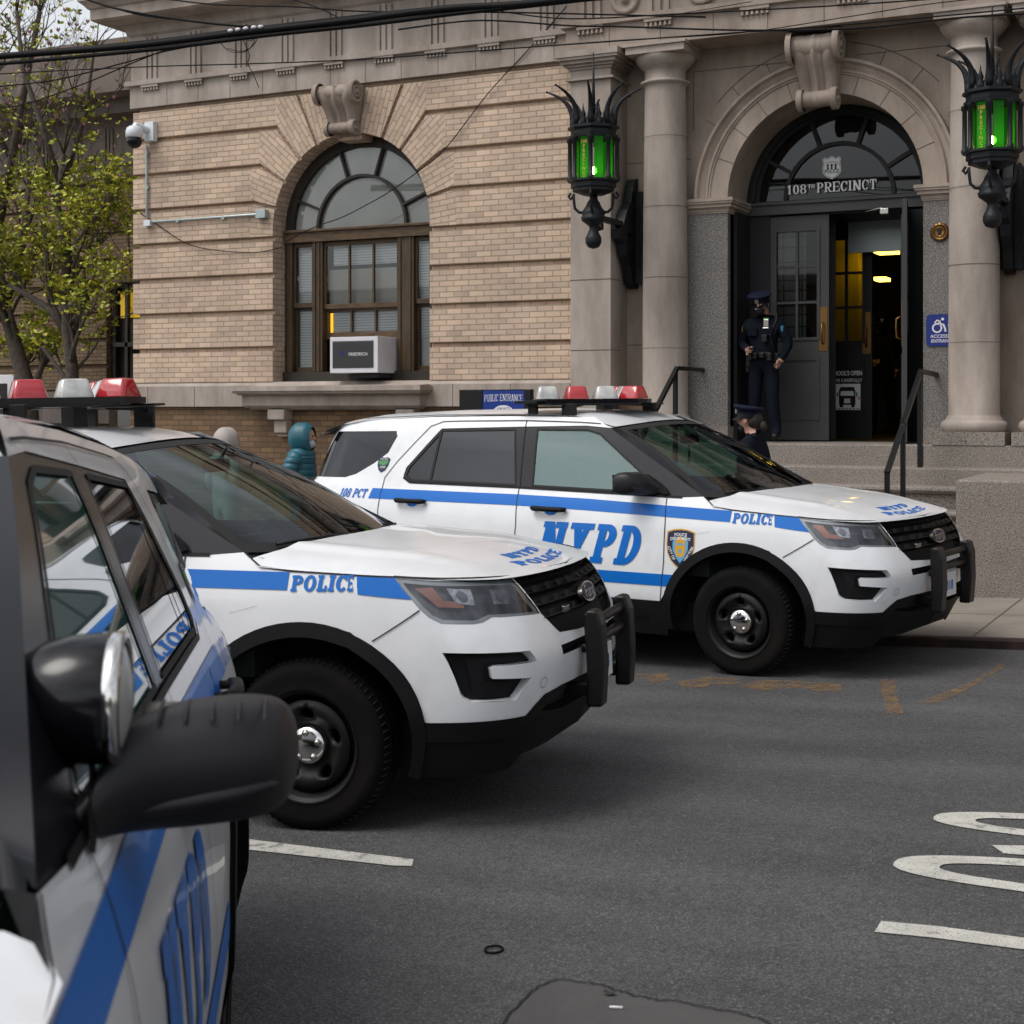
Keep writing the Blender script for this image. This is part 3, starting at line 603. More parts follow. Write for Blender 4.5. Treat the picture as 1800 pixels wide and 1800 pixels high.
    sans(e,'Ford',.085,lambda x,y:tilt@Vector((.0045,x+y*.25-.008,y-.026)),'chromedull',width=.15)
    e.build('emblem',root)
    e=MB(); P=CS(1.42,.862,-1,.004); e.box((P.x-.01,P.y-.045,P.z-.014),(P.x+.006,P.y+.035,P.z+.014),'chromedull'); e.build('grille_light',root,bevel=.002)
    # headlights
    for sd in (-1,1):
        fl=(sd==1); h=MB(); F=lambda off:(lambda u,z:CS(u,z,sd,off))
        h.sheet([HEAD],[],F(-.048),'hldark',.05,fl)
        ins=[(.562,1.044),(.73,1.028),(1.06,1.010),(1.075,.95),(1.115,.889),(.905,.901),(.86,.903),(.81,.888),(.785,.885),(.665,.892),(.63,.912),(.607,.945)]
        h.sheet([HEAD],[ins],F(-.008),'hlgrey',.05,fl)
        h.sheet([[(.613,1.023),(.690,1.024),(.705,.968),(.79,.962),(.775,.938),(.667,.944)]],[],F(-.012),'amber',.05,fl)
        for poly in ([(.748,1.018),(.845,1.009),(.825,.945),(.749,.955)],[(.926,1.002),(.997,.994),(.999,.934),(.909,.943)]):
            h.sheet([poly],[],F(-.009),'hlbright',.03,fl)
            cu=sum(p[0] for p in poly)/4; cz=sum(p[1] for p in poly)/4
            h.sheet([[(cu+.020*math.cos(a),cz+.022*math.sin(a)) for a in [PI/8*i for i in range(16)]]],[],F(-.005),'hllens',.03,fl)
        for i in range(3): h.sheet([[(.97+.04*i,.915),(.99+.04*i,.914),(.995+.04*i,.905),(.975+.04*i,.906)]],[],F(-.015),'chrome',.05,fl)
        ho=h.build('headlight',root,merge=False)
        q=MB(); q.sheet([HEAD],[],F(.0005),'hlglass',.05,fl); q.build('headlight_cover',ho)
    # glass and pillars
    for sd in (-1,1):
        fl=(sd==1); p=MB()
        p.sheet([[(-.286,1.173)]+DLO],[FG,RG],lambda u,z:CS(u,z,sd,-.003),'pillar',.05,fl)
        p.sheet([ribbon(dens([(-2.655,1.60),(-2.65,1.212)]),.022)],[],lambda u,z:CS(u,z,sd,-.001),'gap',.1,fl)
        p.sheet([ribbon(dens([(-.45,1.163),(-1.80,1.190),(-2.84,1.199),(-2.915,1.235)]),.016)],[],lambda u,z:CS(u,z,sd,.004),'clad',.2,fl)
        for q in (FG,RG): p.sheet([ribbon(dens(q+[q[0]]),.014)],[],lambda u,z:CS(u,z,sd,.0),'gap',.2,fl)
        # outer A-pillar between side and windscreen
        n=12; L1=[CS(-.286-(1.14-.286)*i/n,1.173+(1.627-1.173)*i/n,sd) for i in range(n+1)]; L2=[WS(sd*.955,i/n,.004) for i in range(n+1)]
        p.add(L1+L2,[(i,i+1,n+2+i,n+1+i) for i in range(n)],'pillar',True)
        p.add([CS(-.286,1.173,sd),CS(-.2,1.112,sd),Vector((-.25,sd*.885,1.125)),L2[0]],[(0,1,2,3)],'clad')
        p.build('window_frame',root)
        for nm,poly,mt in (('front_window',FG,'sglass'),('rear_window',RG,'tint'),('quarter_window',QUART,'tint')):
            q=MB(); q.sheet([poly],[],lambda u,z:CS(u,z,sd,-.006),mt,.06,fl); q.build(nm,root)
    q=MB(); wp=[(-.955,.02),(-.5,.0),(0,0),(.5,0),(.955,.02),(.955,1),(0,1),(-.955,1)]
    q.sheet([[(a,b_) for a,b_ in ((-.955,0),(.955,0),(.955,.97),(-.955,.97))]],[],lambda a,b_:WS(a,b_),'wglass',.09); ws=q.build('windscreen',root)
    q=MB(); q.sheet([[(-.955,0),(.955,0),(.955,.985),(-.955,.985)]],[[(-.90,.07),(.90,.07),(.89,.93),(-.89,.93)]],lambda a,b_:WS(a,b_,.0015),'gap',.09); q.build('windscreen_border',ws)
    q=MB(); q.sheet([[(-.955,-.12),(.955,-.12),(.955,.01),(-.955,.01)]],[],lambda a,b_:Vector((WS(a,0).x-.0+(-b_)*.9,WS(a,0).y,WS(a,0).z-.010-(.01-b_)*.10)),'clad',.08); q.build('cowl',root)
    for a0,a1 in ((-.78,-.08),(.02,.70)):
        q=MB(); q.tube([WS(a0+(a1-a0)*i/6,.03+.035*math.sin(i/6*PI),.018) for i in range(7)],.008,'black',6); q.tube([WS(a1,.0,.01),WS(a1-.1,.03,.028),WS((a0+a1)/2,.07,.022)],.010,'black',6); q.build('wiper',root)
    # rear
    for sd in (-1,1):
        q=MB(); q.sheet([[(-3.99,1.215),(-4.30,1.215),(-4.30,1.53),(-3.90,1.53)]],[],lambda u,z:CS(u,z,sd,.004),'tint',.05,sd==1); q.build('rear_glass',root)
    q=MB(); q.sheet([[(-3.80,-.60),(-3.80,.60),(-4.06,.52),(-4.10,0),(-4.06,-.52)]],[],lambda x,y:(x,y,roofz(x,y)+.008),'gloss',.08); q.sheet([[(-3.80,-.60),(-3.80,.60),(-4.06,.52),(-4.10,0),(-4.06,-.52)]],[],lambda x,y:(x,y,roofz(x,y)-.012),'gloss',.08); q.build('spoiler',root)
    for sd in (-1,1):
        q=MB(); q.sheet([[(-3.98,.92),(-4.20,.90),(-4.20,1.13),(-4.02,1.14)]],[],lambda u,z:CS(u,z,sd,.012),'reddome',.05,sd==1); q.build('tail_light',root)
    # door handles, mirrors
    for sd in (-1,1):
        for x in (-1.50,-2.775):
            q=MB(); z=1.050 if x>-2 else 1.064; y=sd*(Wz(z)+.0)
            cup=arc(x+.005,z+.005,.06,.05,0,360,20)[:-1]
            q.sheet([cup],[],lambda u,zz:CS(u,zz,sd,.0042),'blue' if True else 'paint',.03,sd==1)
            q.tube([(x-.145,y+sd*.028,z+.004),(x-.12,y+sd*.045,z+.002),(x,y+sd*.052,z),(x+.11,y+sd*.045,z-.001),(x+.145,y+sd*.028,z-.001)],[.014,.020,.019,.020,.016],'clad',10)
            q.tube([(x-.125,y,z),(x-.125,y+sd*.04,z)],.012,'clad',8);q.tube([(x+.125,y,z),(x+.125,y+sd*.04,z)],.012,'clad',8)
            q.build('door_handle',root)
        q=MB() # mirror
        T=lambda x,y,z:Vector((x,sd*y,z))
        secs=[(.872,-.665,1.205,.060,.030),(.888,-.69,1.212,.078,.045),(.905,-.725,1.226,.092,.066),(.925,-.75,1.240,.099,.084),(.955,-.765,1.247,.102,.094),(1.0,-.775,1.252,.104,.100),(1.05,-.785,1.255,.103,.101),(1.09,-.795,1.256,.098,.098),(1.115,-.805,1.256,.085,.089),(1.13,-.812,1.256,.064,.070),(1.138,-.818,1.256,.036,.042),(1.141,-.82,1.256,.012,.014)]
        n=20; vs=[];
        for y,xc,zc,ax,az in secs:
            for j in range(n):
                a=2*PI*j/n; ca,sa=math.cos(a),math.sin(a); ex_=.62; vx=math.copysign(abs(ca)**ex_,ca)*ax; vz=math.copysign(abs(sa)**ex_,sa)*az*.81
                if ca>0: vx*=1.0-.25*abs(sa)
                vs.append(T(xc+vx*(1 if ca>0 else .75),y,zc+vz))
        fs=[(i*n+j,i*n+(j+1)%n,(i+1)*n+(j+1)%n,(i+1)*n+j) for i in range(len(secs)-1) for j in range(n)]+[tuple(range(n)),tuple(range(len(secs)*n-n,len(secs)*n))]
        q.add(vs,fs,'plastic',True)
        for k in range(5):
            y=.965+k*.033; q.tube([T(-.80,y,1.331),T(-.74,y,1.331),T(-.71,y,1.324),T(-.695,y,1.312)],.003,'plastic',6)
        q.tube([T(-.725,1.12,1.232),T(-.695,1.06,1.222),T(-.685,.98,1.212),T(-.68,.91,1.205)],[.006,.013,.013,.008],'plastic',8)
        q.add([T(-.66,.905,1.18),T(-.50,.905,1.165),T(-.66,.885,1.29),T(-.80,.865,1.35)],[(0,1,2,3)],'clad')
        mo=q.build('wing_mirror',root,sub=1)
        q=MB(); q.add([T(-.862,.93,1.19),T(-.872,1.11,1.195),T(-.872,1.11,1.315),T(-.862,.93,1.32)],[(0,1,2,3)],'chrome'); q.build('mirror_glass',mo)
    # spotlight on the driver's side pillar
    q=MB(); T=Matrix.Translation((-.44,.975,1.315))@Matrix.Rotation(R(-8),4,'Z')
    q.lathe([(0,-.085),(.03,-.082),(.055,-.070),(.072,-.045),(.080,-.01),(.082,.02),(.080,.035)],'gloss',axis='X',n=28,T=T)
    so_=q.build('spotlight',root)
    q=MB(); q.lathe([(.080,.035),(.084,.04),(.084,.052),(.076,.056),(.072,.05)],'chrome',axis='X',n=28,T=T)
    q.lathe([(0,.062),(.03,.060),(.055,.054),(.074,.048)],'hlgrey',axis='X',n=28,T=T); q.tube([T@Vector((-.02,0,-.075)),T@Vector((-.02,0,-.115)),T@Vector((-.05,-.04,-.135)),T@Vector((-.10,-.10,-.135))],.014,'chrome',10)
    q.sphere(T@Vector((-.02,0,-.118)),.021,'chromedull'); q.build('spotlight_mount',so_)
    # wheels
    def wheel(x,sd):
        t=MB(); yo=sd*.958; yi=sd*.715; w_=yo-yi
        pr=[(.235,0),(.26,.004),(.30,-.004),(.335,.002),(.350,.022),(.3595,.04),(.3625,.06),(.3625,.185),(.3595,.205),(.345,.225),(.30,.243),(.235,.243)]
        prof=[(r,yo-sd*h) for r,h in pr]
        t.lathe(prof,'rubber',c=(x,0,.3605),axis='Y',n=64)
        for k in (-.05,0,.05): t.lathe([(.3632,yo-sd*(.12+k-.006)),(.3632,yo-sd*(.12+k+.006))],'gap',c=(x,0,.3605),axis='Y',n=64)
        for k in range(72):
            a=2*PI*k/72; ca,sa=math.cos(a),math.sin(a)
            t.tube([(x+.352*ca,yo-sd*.018,.3605+.352*sa),(x+.3635*math.cos(a+.02),yo-sd*.05,.3605+.3635*math.sin(a+.02))],.0035,'gap',4,False)
        wo_=t.build('wheel',root)
        r=MB(); T=lambda px,pz,d:(x+px,yo-sd*d,.3605+pz)
        r.lathe([(.240,yo-sd*-.002),(.236,yo-sd*.006),(.225,yo-sd*.010),(.218,yo-sd*.02),(.205,yo-sd*.05),(.19,yo-sd*.06)],'steelblack',c=(x,0,.3605),axis='Y',n=64)
        holes=[]
        for k in range(5):
            a=PI/2+2*PI*k/5; c_=(.135*math.cos(a),.135*math.sin(a)); rx,rz_=(.026,.036)
            h=[]
            for i in range(16):
                an=2*PI*i/16; lx,lz=rx*1.0*math.cos(an),rz_*math.sin(an)
                h.append((c_[0]+lx*math.cos(a)-lz*math.sin(a),c_[1]+lx*math.sin(a)+lz*math.cos(a)))
            holes.append(h)
        disc=[(.19*math.cos(2*PI*i/64),.19*math.sin(2*PI*i/64)) for i in range(64)]
        dep=lambda px,pz:.060-.045*math.exp(-((math.hypot(px,pz)-.155)/.05)**2)+.0*px
        V,F_=cdt([disc],holes,.02); r.add([T(a_,b_,dep(a_,b_)) for a_,b_ in V],[tuple(f) for f in F_],'steelblack',True)
        for h in holes:
            for i in range(16):
                a_,b_=h[i],h[(i+1)%16]; r.add([T(*a_,dep(*a_)),T(*b_,dep(*b_)),T(*b_,.11),T(*a_,.11)],[(0,1,2,3)],'steelblack',True)
        r.lathe([(.0,yo-sd*.115),(.22,yo-sd*.115)],'gap',c=(x,0,.3605),axis='Y',n=32)
        r.build('rim',wo_)
        h=MB(); h.lathe([(0,yo-sd*.004),(.03,yo-sd*.004),(.055,yo-sd*.010),(.075,yo-sd*.016),(.082,yo-sd*.028),(.083,yo-sd*.05)],'chrome',c=(x,0,.3605),axis='Y',n=40)
        for k in range(5):
            a=PI/2+2*PI*k/5+.0; px,pz=.055*math.cos(a),.055*math.sin(a)
            h.lathe([(.016,yo-sd*.012),(.014,yo-sd*.004),(.0125,yo-sd*.010),(.010,yo-sd*.001),(.0,yo-sd*-.003)],'chromedull',c=(x+px,0,.3605+pz),axis='Y',n=16)
        h.build('hub_cap',wo_)
    for x in (0,-2.865):
        for sd in (-1,1): wheel(x,sd)
    # underbody, wheel wells and cabin
    q=MB(); q.box((-3.9,-.68,.22),(.62,.68,.42),'gap')
    for x in (0,-2.865):
        for sd in (-1,1):
            q.box((x-.62,sd*.30,.42),(x+.50,sd*.55,.98),'gap'); q.lathe([(.53,sd*.55),(.53,sd*.90)],'gap',c=(x,0,.40),axis='Y',n=24,a0=-.1,a1=PI+.1)
    q.box((.56,-.60,.30),(.82,.60,.95),'gap'); q.build('underbody',root)
    q=MB(); q.box((-3.9,-.80,.42),(-.6,.80,.50),'interior')
    for sd in (-1,1): q.box((-3.9,sd*.84,.50),(-.55,sd*.80,1.155),'interior')
    q.box((-3.95,-.8,.5),(-3.9,.8,1.2),'interior'); q.box((-1.75,-.70,.5),(-1.72,.70,1.08),'interior')
    q.sheet([[(-1.2,-.60),(-1.2,.60),(-3.85,.60),(-3.85,-.60)]],[],lambda x,y:(x,y,roofz(x,y)-.05),'interior',.2); q.build('cabin',root)
    q=MB(); q.box((-.62,-.80,.62),(-.30,.80,1.09),'interior'); q.box((-.50,-.45,1.085),(-.28,.35,1.10),'seat'); q.box((-.62,-.14,1.0),(-.72,.14,1.19),'black'); q.box((-.55,-.34,1.09),(-.57,-.22,1.16),'hldark')
    q.tube([(-.80+.05*math.sin(a)*.5,.38+.19*math.cos(a),1.06+.17*math.sin(a)) for a in [2*PI*i/20 for i in range(21)]],.014,'black',8,False); q.build('dashboard',root,bevel=.01)
    for y in (-.38,.38):
        q=MB(); T=Matrix.Translation((-1.35,y,0))@Matrix.Rotation(R(-12),4,'Y')
        q.box((-1.62,y-.25,.66),(-1.08,y+.25,.80),'seat'); q.box((-.10,-.24,.80),(.05,.24,1.36),'seat',T=Matrix.Translation((-.28,0,0))@T); q.box((-.055,-.13,1.40),(.045,.13,1.58),'seat',T=Matrix.Translation((-.31,0,0))@T); q.build('front_seat',root,bevel=.03)
    q=MB(); q.box((-2.75,-.65,.66),(-2.2,.65,.8),'seat'); q.box((-2.85,-.65,.8),(-2.72,.65,1.30),'seat'); q.build('rear_seat',root,bevel=.04)
    q=MB(); q.box((-.90,-.11,1.50),(-.87,.13,1.565),'black'); q.tube([(-.86,0,1.56),(-.82,0,1.62)],.01,'black',6); q.build('rear_view_mirror',root,bevel=.01)
    # push bumper
    q=MB()
    for sd in (-1,1):
        pts=[(1.045,.445),(1.155,.445),(1.175,.60),(1.165,.78),(1.14,.862),(1.10,.87),(1.065,.85),(1.075,.60)]
        pts=[(1.062,.43),(1.135,.43),(1.150,.60),(1.145,.79),(1.125,.852),(1.085,.856),(1.062,.84),(1.070,.6)]
        q.prism([(z,x) for x,z in pts],[],sd*.22-.0,sd*.22+sd*.105,'black',f=lambda x,y,z:(z,y+sd*.01,x),back=True)
        q.box((1.0,sd*.25,.66),(1.075,sd*.28,.70),'black'); q.box((.93,sd*.25,.47),(1.075,sd*.28,.53),'black')
    for z in (.80,.715): q.tube([(1.10,-.24,z),(1.10,.24,z)],.022,'black',12)
    q.build('push_bumper',root,bevel=.012)
    q=MB(); q.box((1.066,-.155,.50),(1.072,.155,.655),'whiteink'); sans(q,'9018',.09,lambda x,y:(1.0735,x,.545+y),'blue',bold=.02); q.build('number_plate',root,bevel=.004)
    # light bar: seven pods on a V shaped tray
    q=MB()
    for sd in (-1,1):
        V_=[(-1.95,sd*.50),(-1.74,sd*.62),(-1.26,sd*.10),(-1.24,0),(-1.50,0)]
        q.prism([(x,y) for x,y in V_],[],1.800,1.832,'gloss',f=lambda x,y,z:(x,z,y),back=True)
        q.prism([(-1.98,sd*.52),(-1.90,sd*.66),(-1.66,sd*.68),(-1.22,sd*.22),(-1.22,sd*.12),(-1.6,sd*.12)],[],1.788,1.799,'black',f=lambda x,y,z:(x,z,y),back=True)
        q.tube([(-1.62,sd*.30,1.79),(-1.55,sd*.52,1.782),(-1.55,sd*.60,1.775)],.012,'black',6)
        q.box((-1.62,sd*.575,1.64),(-1.50,sd*.60,1.80),'black'); q.box((-1.93,sd*.565,1.64),(-1.85,sd*.59,1.80),'black'); q.box((-1.98,sd*.56,1.80),(-1.78,sd*.69,1.822),'black')
    q.box((-1.66,-.06,1.68),(-1.58,.06,1.79),'black'); lb=q.build('light_bar',root,bevel=.004)
    pods=[(-1.36,0,'reddome')]+[(-1.36-.155*k,sd*.163*k,('cleardome','reddome','cleardome')[k-1]) for k in (1,2,3) for sd in (-1,1)]
    for x,y,mt in pods:
        q=MB(); ang=0 if y==0 else math.copysign(R(-44),y); T=Matrix.Translation((x,y,1.834))@Matrix.Rotation(-ang if y else 0,4,'Z')
        L=[]
        for (ax,by,z) in ((.088,.094,0),(.088,.094,.008),(.068,.056,.086),(.060,.050,.094),(.04,.03,.096)):
            L.append([T@Vector((ax*math.copysign(abs(math.cos(t))**.28,math.cos(t)),by*math.copysign(abs(math.sin(t))**.28,math.sin(t)),z)) for t in [2*PI*(i+.5)/24 for i in range(24)]])
        vs=[v for r_ in L for v in r_]; fs=[(i*24+j,i*24+(j+1)%24,(i+1)*24+(j+1)%24,(i+1)*24+j) for i in range(4) for j in range(24)]+[tuple(range(96,120))]
        q.add(vs,fs,mt,True); q.build('beacon',lb,merge=False)
    # livery
    for sd in (-1,1):
        fl=(sd==1); st=MB(); F=lambda u,z:CS(u,z,sd,.0032); F2=lambda u,z:CS(u,z,sd,.0048)
        top=[(-3.195,1.146),(-1.8,1.141),(-1.2,1.130),(-.57,1.106),(-.06,1.089)]; bot=[(-.065,1.016),(-.556,1.030),(-1.2,1.051),(-1.8,1.063),(-3.215,1.068)]
        st.sheet([top+bot],[],F,'blue',.06,fl); st.sheet([[(.300,1.072),(.53,1.062),(.572,.975),(.300,.998)]],[],F,'blue',.06,fl)
        st.sheet([[(-2.33,.645),(-.472,.645),(-.512,.565),(-2.31,.562)]],[],F,'blue',.06,fl)
        st.build('stripe',root)
        def put(txt,u0,z0,H,wd,shear,m_='blue',**k):
            tx=MB()
            if sd==-1: slab(tx,txt,lambda x,y:F2(u0+x,z0+y),m_,H,shear,width=wd,flip=False,res=.05,**k)
            else: slab(tx,txt,lambda x,y:F2(u0+wd-x,z0+y),m_,H,shear,width=wd,flip=True,res=.05,**k)
            tx.build('lettering',root)
        put('POLICE',-.048,1.010,.066,.318,.10,w=.25,h=.17)
        put('NYPD',-1.60,.690,.272,.83,.26,w=.27,h=.16,sp=.13,s=.09); put('108 PCT',-3.52,1.070,.068,.27,.25,w=.20,h=.15); put('1522',-3.83,1.075,.062,.20,.25,w=.2,h=.15); put('18',-3.615,1.068,.028,.035,.2,w=.2,h=.15)
        sh=MB(); cx,cz=-.423,.825
        def shield(k): 
            half=[(0,.132*k),(.05,.128*k),(.105*k,.112*k),(.108*k,.03*k),(.098*k,-.035*k),(.07*k,-.085*k),(.035*k,-.118*k),(0,-.14*k)]
            return [(cx+a_,cz+b_) for a_,b_ in half]+[(cx-a_,cz+b_) for a_,b_ in half[-2:0:-1]]
        for k,m_,o_ in ((1,'gold',.003),(.93,'navy',.0036)): sh.sheet([shield(k)],[],lambda u,z:CS(u,z,sd,o_),m_,.05,fl)
        sh.sheet([[(cx+a_*.060,cz+.035+b_*.06) for a_,b_ in ((-1,.1),(-.75,.45),(0,.62),(.75,.45),(1,.1),(.95,-.8),(.45,-1.7),(0,-2.2),(-.45,-1.7),(-.95,-.8))]],[],lambda u,z:CS(u,z,sd,.0042),'sky',.05,fl)
        sx=(1 if sd==-1 else -1)
        for txt,dz,wd in (('POLICE',.083,.095),('DEPARTMENT',.058,.155)):
            sans(sh,txt,.034,lambda x,y:CS(cx+sx*x,cz+dz+y*.85-.5*x*x*2.2,sd,.0052),'whiteink',bold=.02,width=wd)
        for txt,s_,wd in (('CITY OF',-1,.10),('NEW YORK',1,.115)):
            an=R(-58)*-s_*-1 if False else (R(-62) if s_<0 else R(58))
            sans(sh,txt,.026,lambda x,y:CS(cx+sx*(s_*.073+x*math.cos(an)-y*math.sin(an)),cz-.038+x*math.sin(an)+y*math.cos(an),sd,.0052),'whiteink',bold=.02,width=wd)
        sh.sheet([[(cx+.038*math.cos(a),cz+.045+.03*math.sin(a)) for a in [PI*i/10 for i in range(11)]]+[(cx-.04,cz-.02),(cx-.025,cz-.05),(cx,cz-.062),(cx+.025,cz-.05),(cx+.04,cz-.02)]],[[(cx-.028,cz+.022),(cx+.028,cz+.022),(cx+.028,cz+.034),(cx-.028,cz+.034)],[(cx+.012*math.cos(a),cz-.018+.016*math.sin(a)) for a in [2*PI*i/10 for i in range(10)]]],lambda u,z:CS(u,z,sd,.0048),'gold',.05,fl)
        sh.build('shield_badge',root)
        s2=MB(); cx2,cz2=-3.15,1.328
        sh2=[(cx2+a_*.062,cz2+b_*.06) for a_,b_ in ((-1,.75),(-.5,.95),(0,.85),(.5,.95),(1,.75),(.9,-.1),(.55,-.75),(0,-1.05),(-.55,-.75),(-.9,-.1))]
        s2.sheet([sh2],[],lambda u,z:CS(u,z,sd,.003),'navy',.05,fl); s2.sheet([[(cx2+(x-cx2)*.8,cz2+.012+(z-cz2)*.3) for x,z in sh2]],[],lambda u,z:CS(u,z,sd,.004),'green',.05,fl)
        sans(s2,'POLICE',.022,lambda x,y:CS(cx2+sx*x,cz2+.033+y,sd,.0048),'whiteink',width=.075); sans(s2,'108',.024,lambda x,y:CS(cx2+sx*x,cz2-.028+y,sd,.0048),'whiteink',width=.05); s2.build('small_badge',root)
    HZ=lambda x,y:Vector((x,y,hoodz(x,y)+.0025))
    hx=MB(); slab(hx,'POLICE',lambda x,y:HZ(.835-y-1.0*max(0,abs(x-.34)-.0)**2*.35,x-.34),'blue',.062,0,width=.68,res=.05,w=.26,h=.2); hx.build('hood_lettering',root); hx=MB(); slab(hx,'NYPD',lambda x,y:HZ(.735-y-.35*abs(x-.23)**2,x-.23),'blue',.062,0,width=.46,res=.05,w=.26,h=.2); hx.build('hood_lettering',root)
    return root
def pose(root,X,Y,yaw,pit,rol,dz=0):
    c,s_=math.cos(yaw),math.sin(yaw); fw=Vector((c,s_,0)); lf=Vector((-s_,c,0)); up=Vector((0,0,1))
    fw,up=fw*math.cos(pit)+up*math.sin(pit),up*math.cos(pit)-fw*math.sin(pit)
    lf,up=lf*math.cos(rol)+up*math.sin(rol),up*math.cos(rol)-lf*math.sin(rol)
    m=Matrix((fw,lf,up)).transposed().to_4x4(); m.translation=Vector((X,Y,gz(X)+dz)); root.matrix_world=m
suv=make_suv()
suv_mid=copy_tree(suv); suv_near=copy_tree(suv)
G_='police cars parked outside the station'
tag(suv,'farthest white police car at the curb, blue city lettering fully visible on its front door','police car',G_)
tag(suv_mid,'middle white police car, its hood and dark windshield in front of the curbside one','police car',G_)
tag(suv_near,'nearest police car cut off by the left edge, black wing mirror and spotlight close up','police car',G_)
for o_ in kids(suv_near):
    if o_.name.startswith('wing_mirror'): o_.location=(0,0,-.035)
    if o_.name.startswith('light_bar'):
        for c_ in kids(o_): bpy.data.objects.remove(c_)
        bpy.data.objects.remove(o_)
for o_ in kids(suv_mid):
    if o_.name.startswith('light_bar'): o_.location=(-.06,0,.06)
    if o_.name.startswith('shield_badge'): bpy.data.objects.remove(o_); continue
    if o_.name.startswith('spotlight'):
        for c_ in kids(o_): bpy.data.objects.remove(c_)
        bpy.data.objects.remove(o_)
SPN=Vector((-0.696,0.870,1.311))
for o_ in kids(suv_near):
    if o_.name.startswith('spotlight'):
        p0=Vector((-.44,.975,1.315)); o_.matrix_local=Matrix.Translation(SPN)@Matrix.Rotation(R(97),4,'Z')@Matrix.Translation(-p0)
for o_ in kids(suv):
    if o_.name.startswith('spotlight'):
        p0=Vector((-.44,.975,1.315)); o_.matrix_local=Matrix.Translation((-.59,.96,1.215))@Matrix.Rotation(R(-30),4,'Z')@Matrix.Translation(-p0)
pose(suv,-2.9553,10.5526,-.15514,.0004,.0114)
pose(suv_mid,-3.7591,6.2689,.16597,.0368,-.0006)
pose(suv_near,-1.616,.329,-.970,.059,-.006,.077)
# ============================================================ SETTING
KY=11.2
b=MB(); b.add([(-80,-60,gz(-80)),(60,-60,gz(60)),(60,90,gz(60)),(-80,90,gz(-80))],[(0,1,2,3)],'asphalt'); tag(b.build('road'),kind='structure')
SW=.07
b=MB(); b.add([(-80,KY+.10,gz(-80)+SW),(60,KY+.10,gz(60)+SW),(60,40,gz(60)+SW),(-80,40,gz(-80)+SW)],[(0,1,2,3)],'concrete')
for i in range(-30,30):
    X=i*1.5-.4; b.add([(X,KY+.12,gz(X)+SW+.003),(X+.012,KY+.12,gz(X)+SW+.003),(X+.012,14.2,gz(X)+SW+.003),(X,14.2,gz(X)+SW+.003)],[(0,1,2,3)],'joint')
b.add([(-80,12.6,gz(-80)+SW+.003),(60,12.6,gz(60)+SW+.003),(60,12.612,gz(60)+SW+.003),(-80,12.612,gz(-80)+SW+.003)],[(0,1,2,3)],'joint')
tag(b.build('pavement'),kind='structure')
M['curbsteel']=mat('rusty_steel',(.075,.045,.04),.45,.6,c2=(.03,.02,.02),nscale=6)
b=MB()
for i in range(-14,10):
    X0=i*3.05+.35; X1=X0+3.03; b.add([(X0,KY,gz(X0)-.05),(X1,KY,gz(X1)-.05),(X1,KY,gz(X1)+SW-.012),(X0,KY,gz(X0)+SW-.012),(X0,KY+.03,gz(X0)+SW+.001),(X1,KY+.03,gz(X1)+SW+.001),(X1,KY+.11,gz(X1)+SW+.001),(X0,KY+.11,gz(X0)+SW+.001)],[(0,1,2,3),(3,2,5,4),(4,5,6,7)],'curbsteel')
tag(b.build('curb'),kind='structure')
def gpoly(px,m,dz=.004,name='road_marking'):
    P=[ground(*p) for p in px]; b=MB(); V,F=cdt([[(p.x,p.y) for p in P]],[]); b.add([(x,y,gz(x)+dz) for x,y in V],[tuple(f) for f in F],m); return tag(b.build(name),kind='structure')
gpoly([(380,1467),(455,1479),(727,1512),(724,1524),(690,1523),(455,1497),(380,1489)],'line')
gpoly([(1549,1621),(1650,1630),(1900,1664),(1900,1690),(1800,1671),(1640,1650),(1537,1640)],'line')
def oval(c0,c1,yo0,yo1,thk):
    # a rounded letter painted along the lane, open to the right of the frame
    x0,x1=c0,c1; y0,y1=yo0,yo1; cx,cy,rx,ry=(x0+x1)/2,(y0+y1)/2,(x1-x0)/2,(y1-y0)/2
    o=[(cx+rx*math.copysign(abs(math.cos(a))**.75,math.cos(a)),cy+ry*math.copysign(abs(math.sin(a))**.75,math.sin(a))) for a in [2*PI*i/60 for i in range(60)]]
    i_=[(cx+(rx-thk*1.1)*math.copysign(abs(math.cos(a))**.8,math.cos(a)),cy+(ry-thk*.62)*math.copysign(abs(math.sin(a))**.8,math.sin(a))) for a in [2*PI*i/50 for i in range(50)]]
    b=MB(); V,F=cdt([o],[i_]); b.add([(x,y,gz(x)+.004) for x,y in V],[tuple(f) for f in F],'line'); tag(b.build('road_lettering'),kind='structure')
A=ground(1566,1524);B=ground(1800,1511);C=ground(1800,1571); oval(A.x,A.x+2.6,C.y-.015,B.y+.03,.15)
A=ground(1636,1444);B=ground(1800,1430);C=ground(1800,1473); oval(A.x,A.x+2.6,C.y-.015,B.y+.03,.15)
gpoly([(1743,1487),(1900,1490),(1900,1511),(1765,1502)],'line',name='road_lettering')
for px in ([(1610,1236),(1632,1228),(1700,1203),(1768,1163),(1762,1176),(1700,1214),(1650,1236)],[(1545,1195),(1575,1196),(1578,1230),(1590,1256),(1560,1256)],[(1095,1186),(1170,1184),(1180,1196),(1150,1203),(1135,1194),(1095,1197)],[(1190,1199),(1240,1191),(1300,1193),(1296,1204),(1250,1204),(1240,1209),(1200,1210)],[(1300,1206),(1330,1196),(1400,1198),(1460,1203),(1440,1215),(1400,1210),(1350,1214),(1310,1212)],[(1440,1200),(1480,1205),(1480,1216),(1425,1216)],[(1090,1186),(1088,1180),(1110,1178)]):
    gpoly(px,'yellowline')
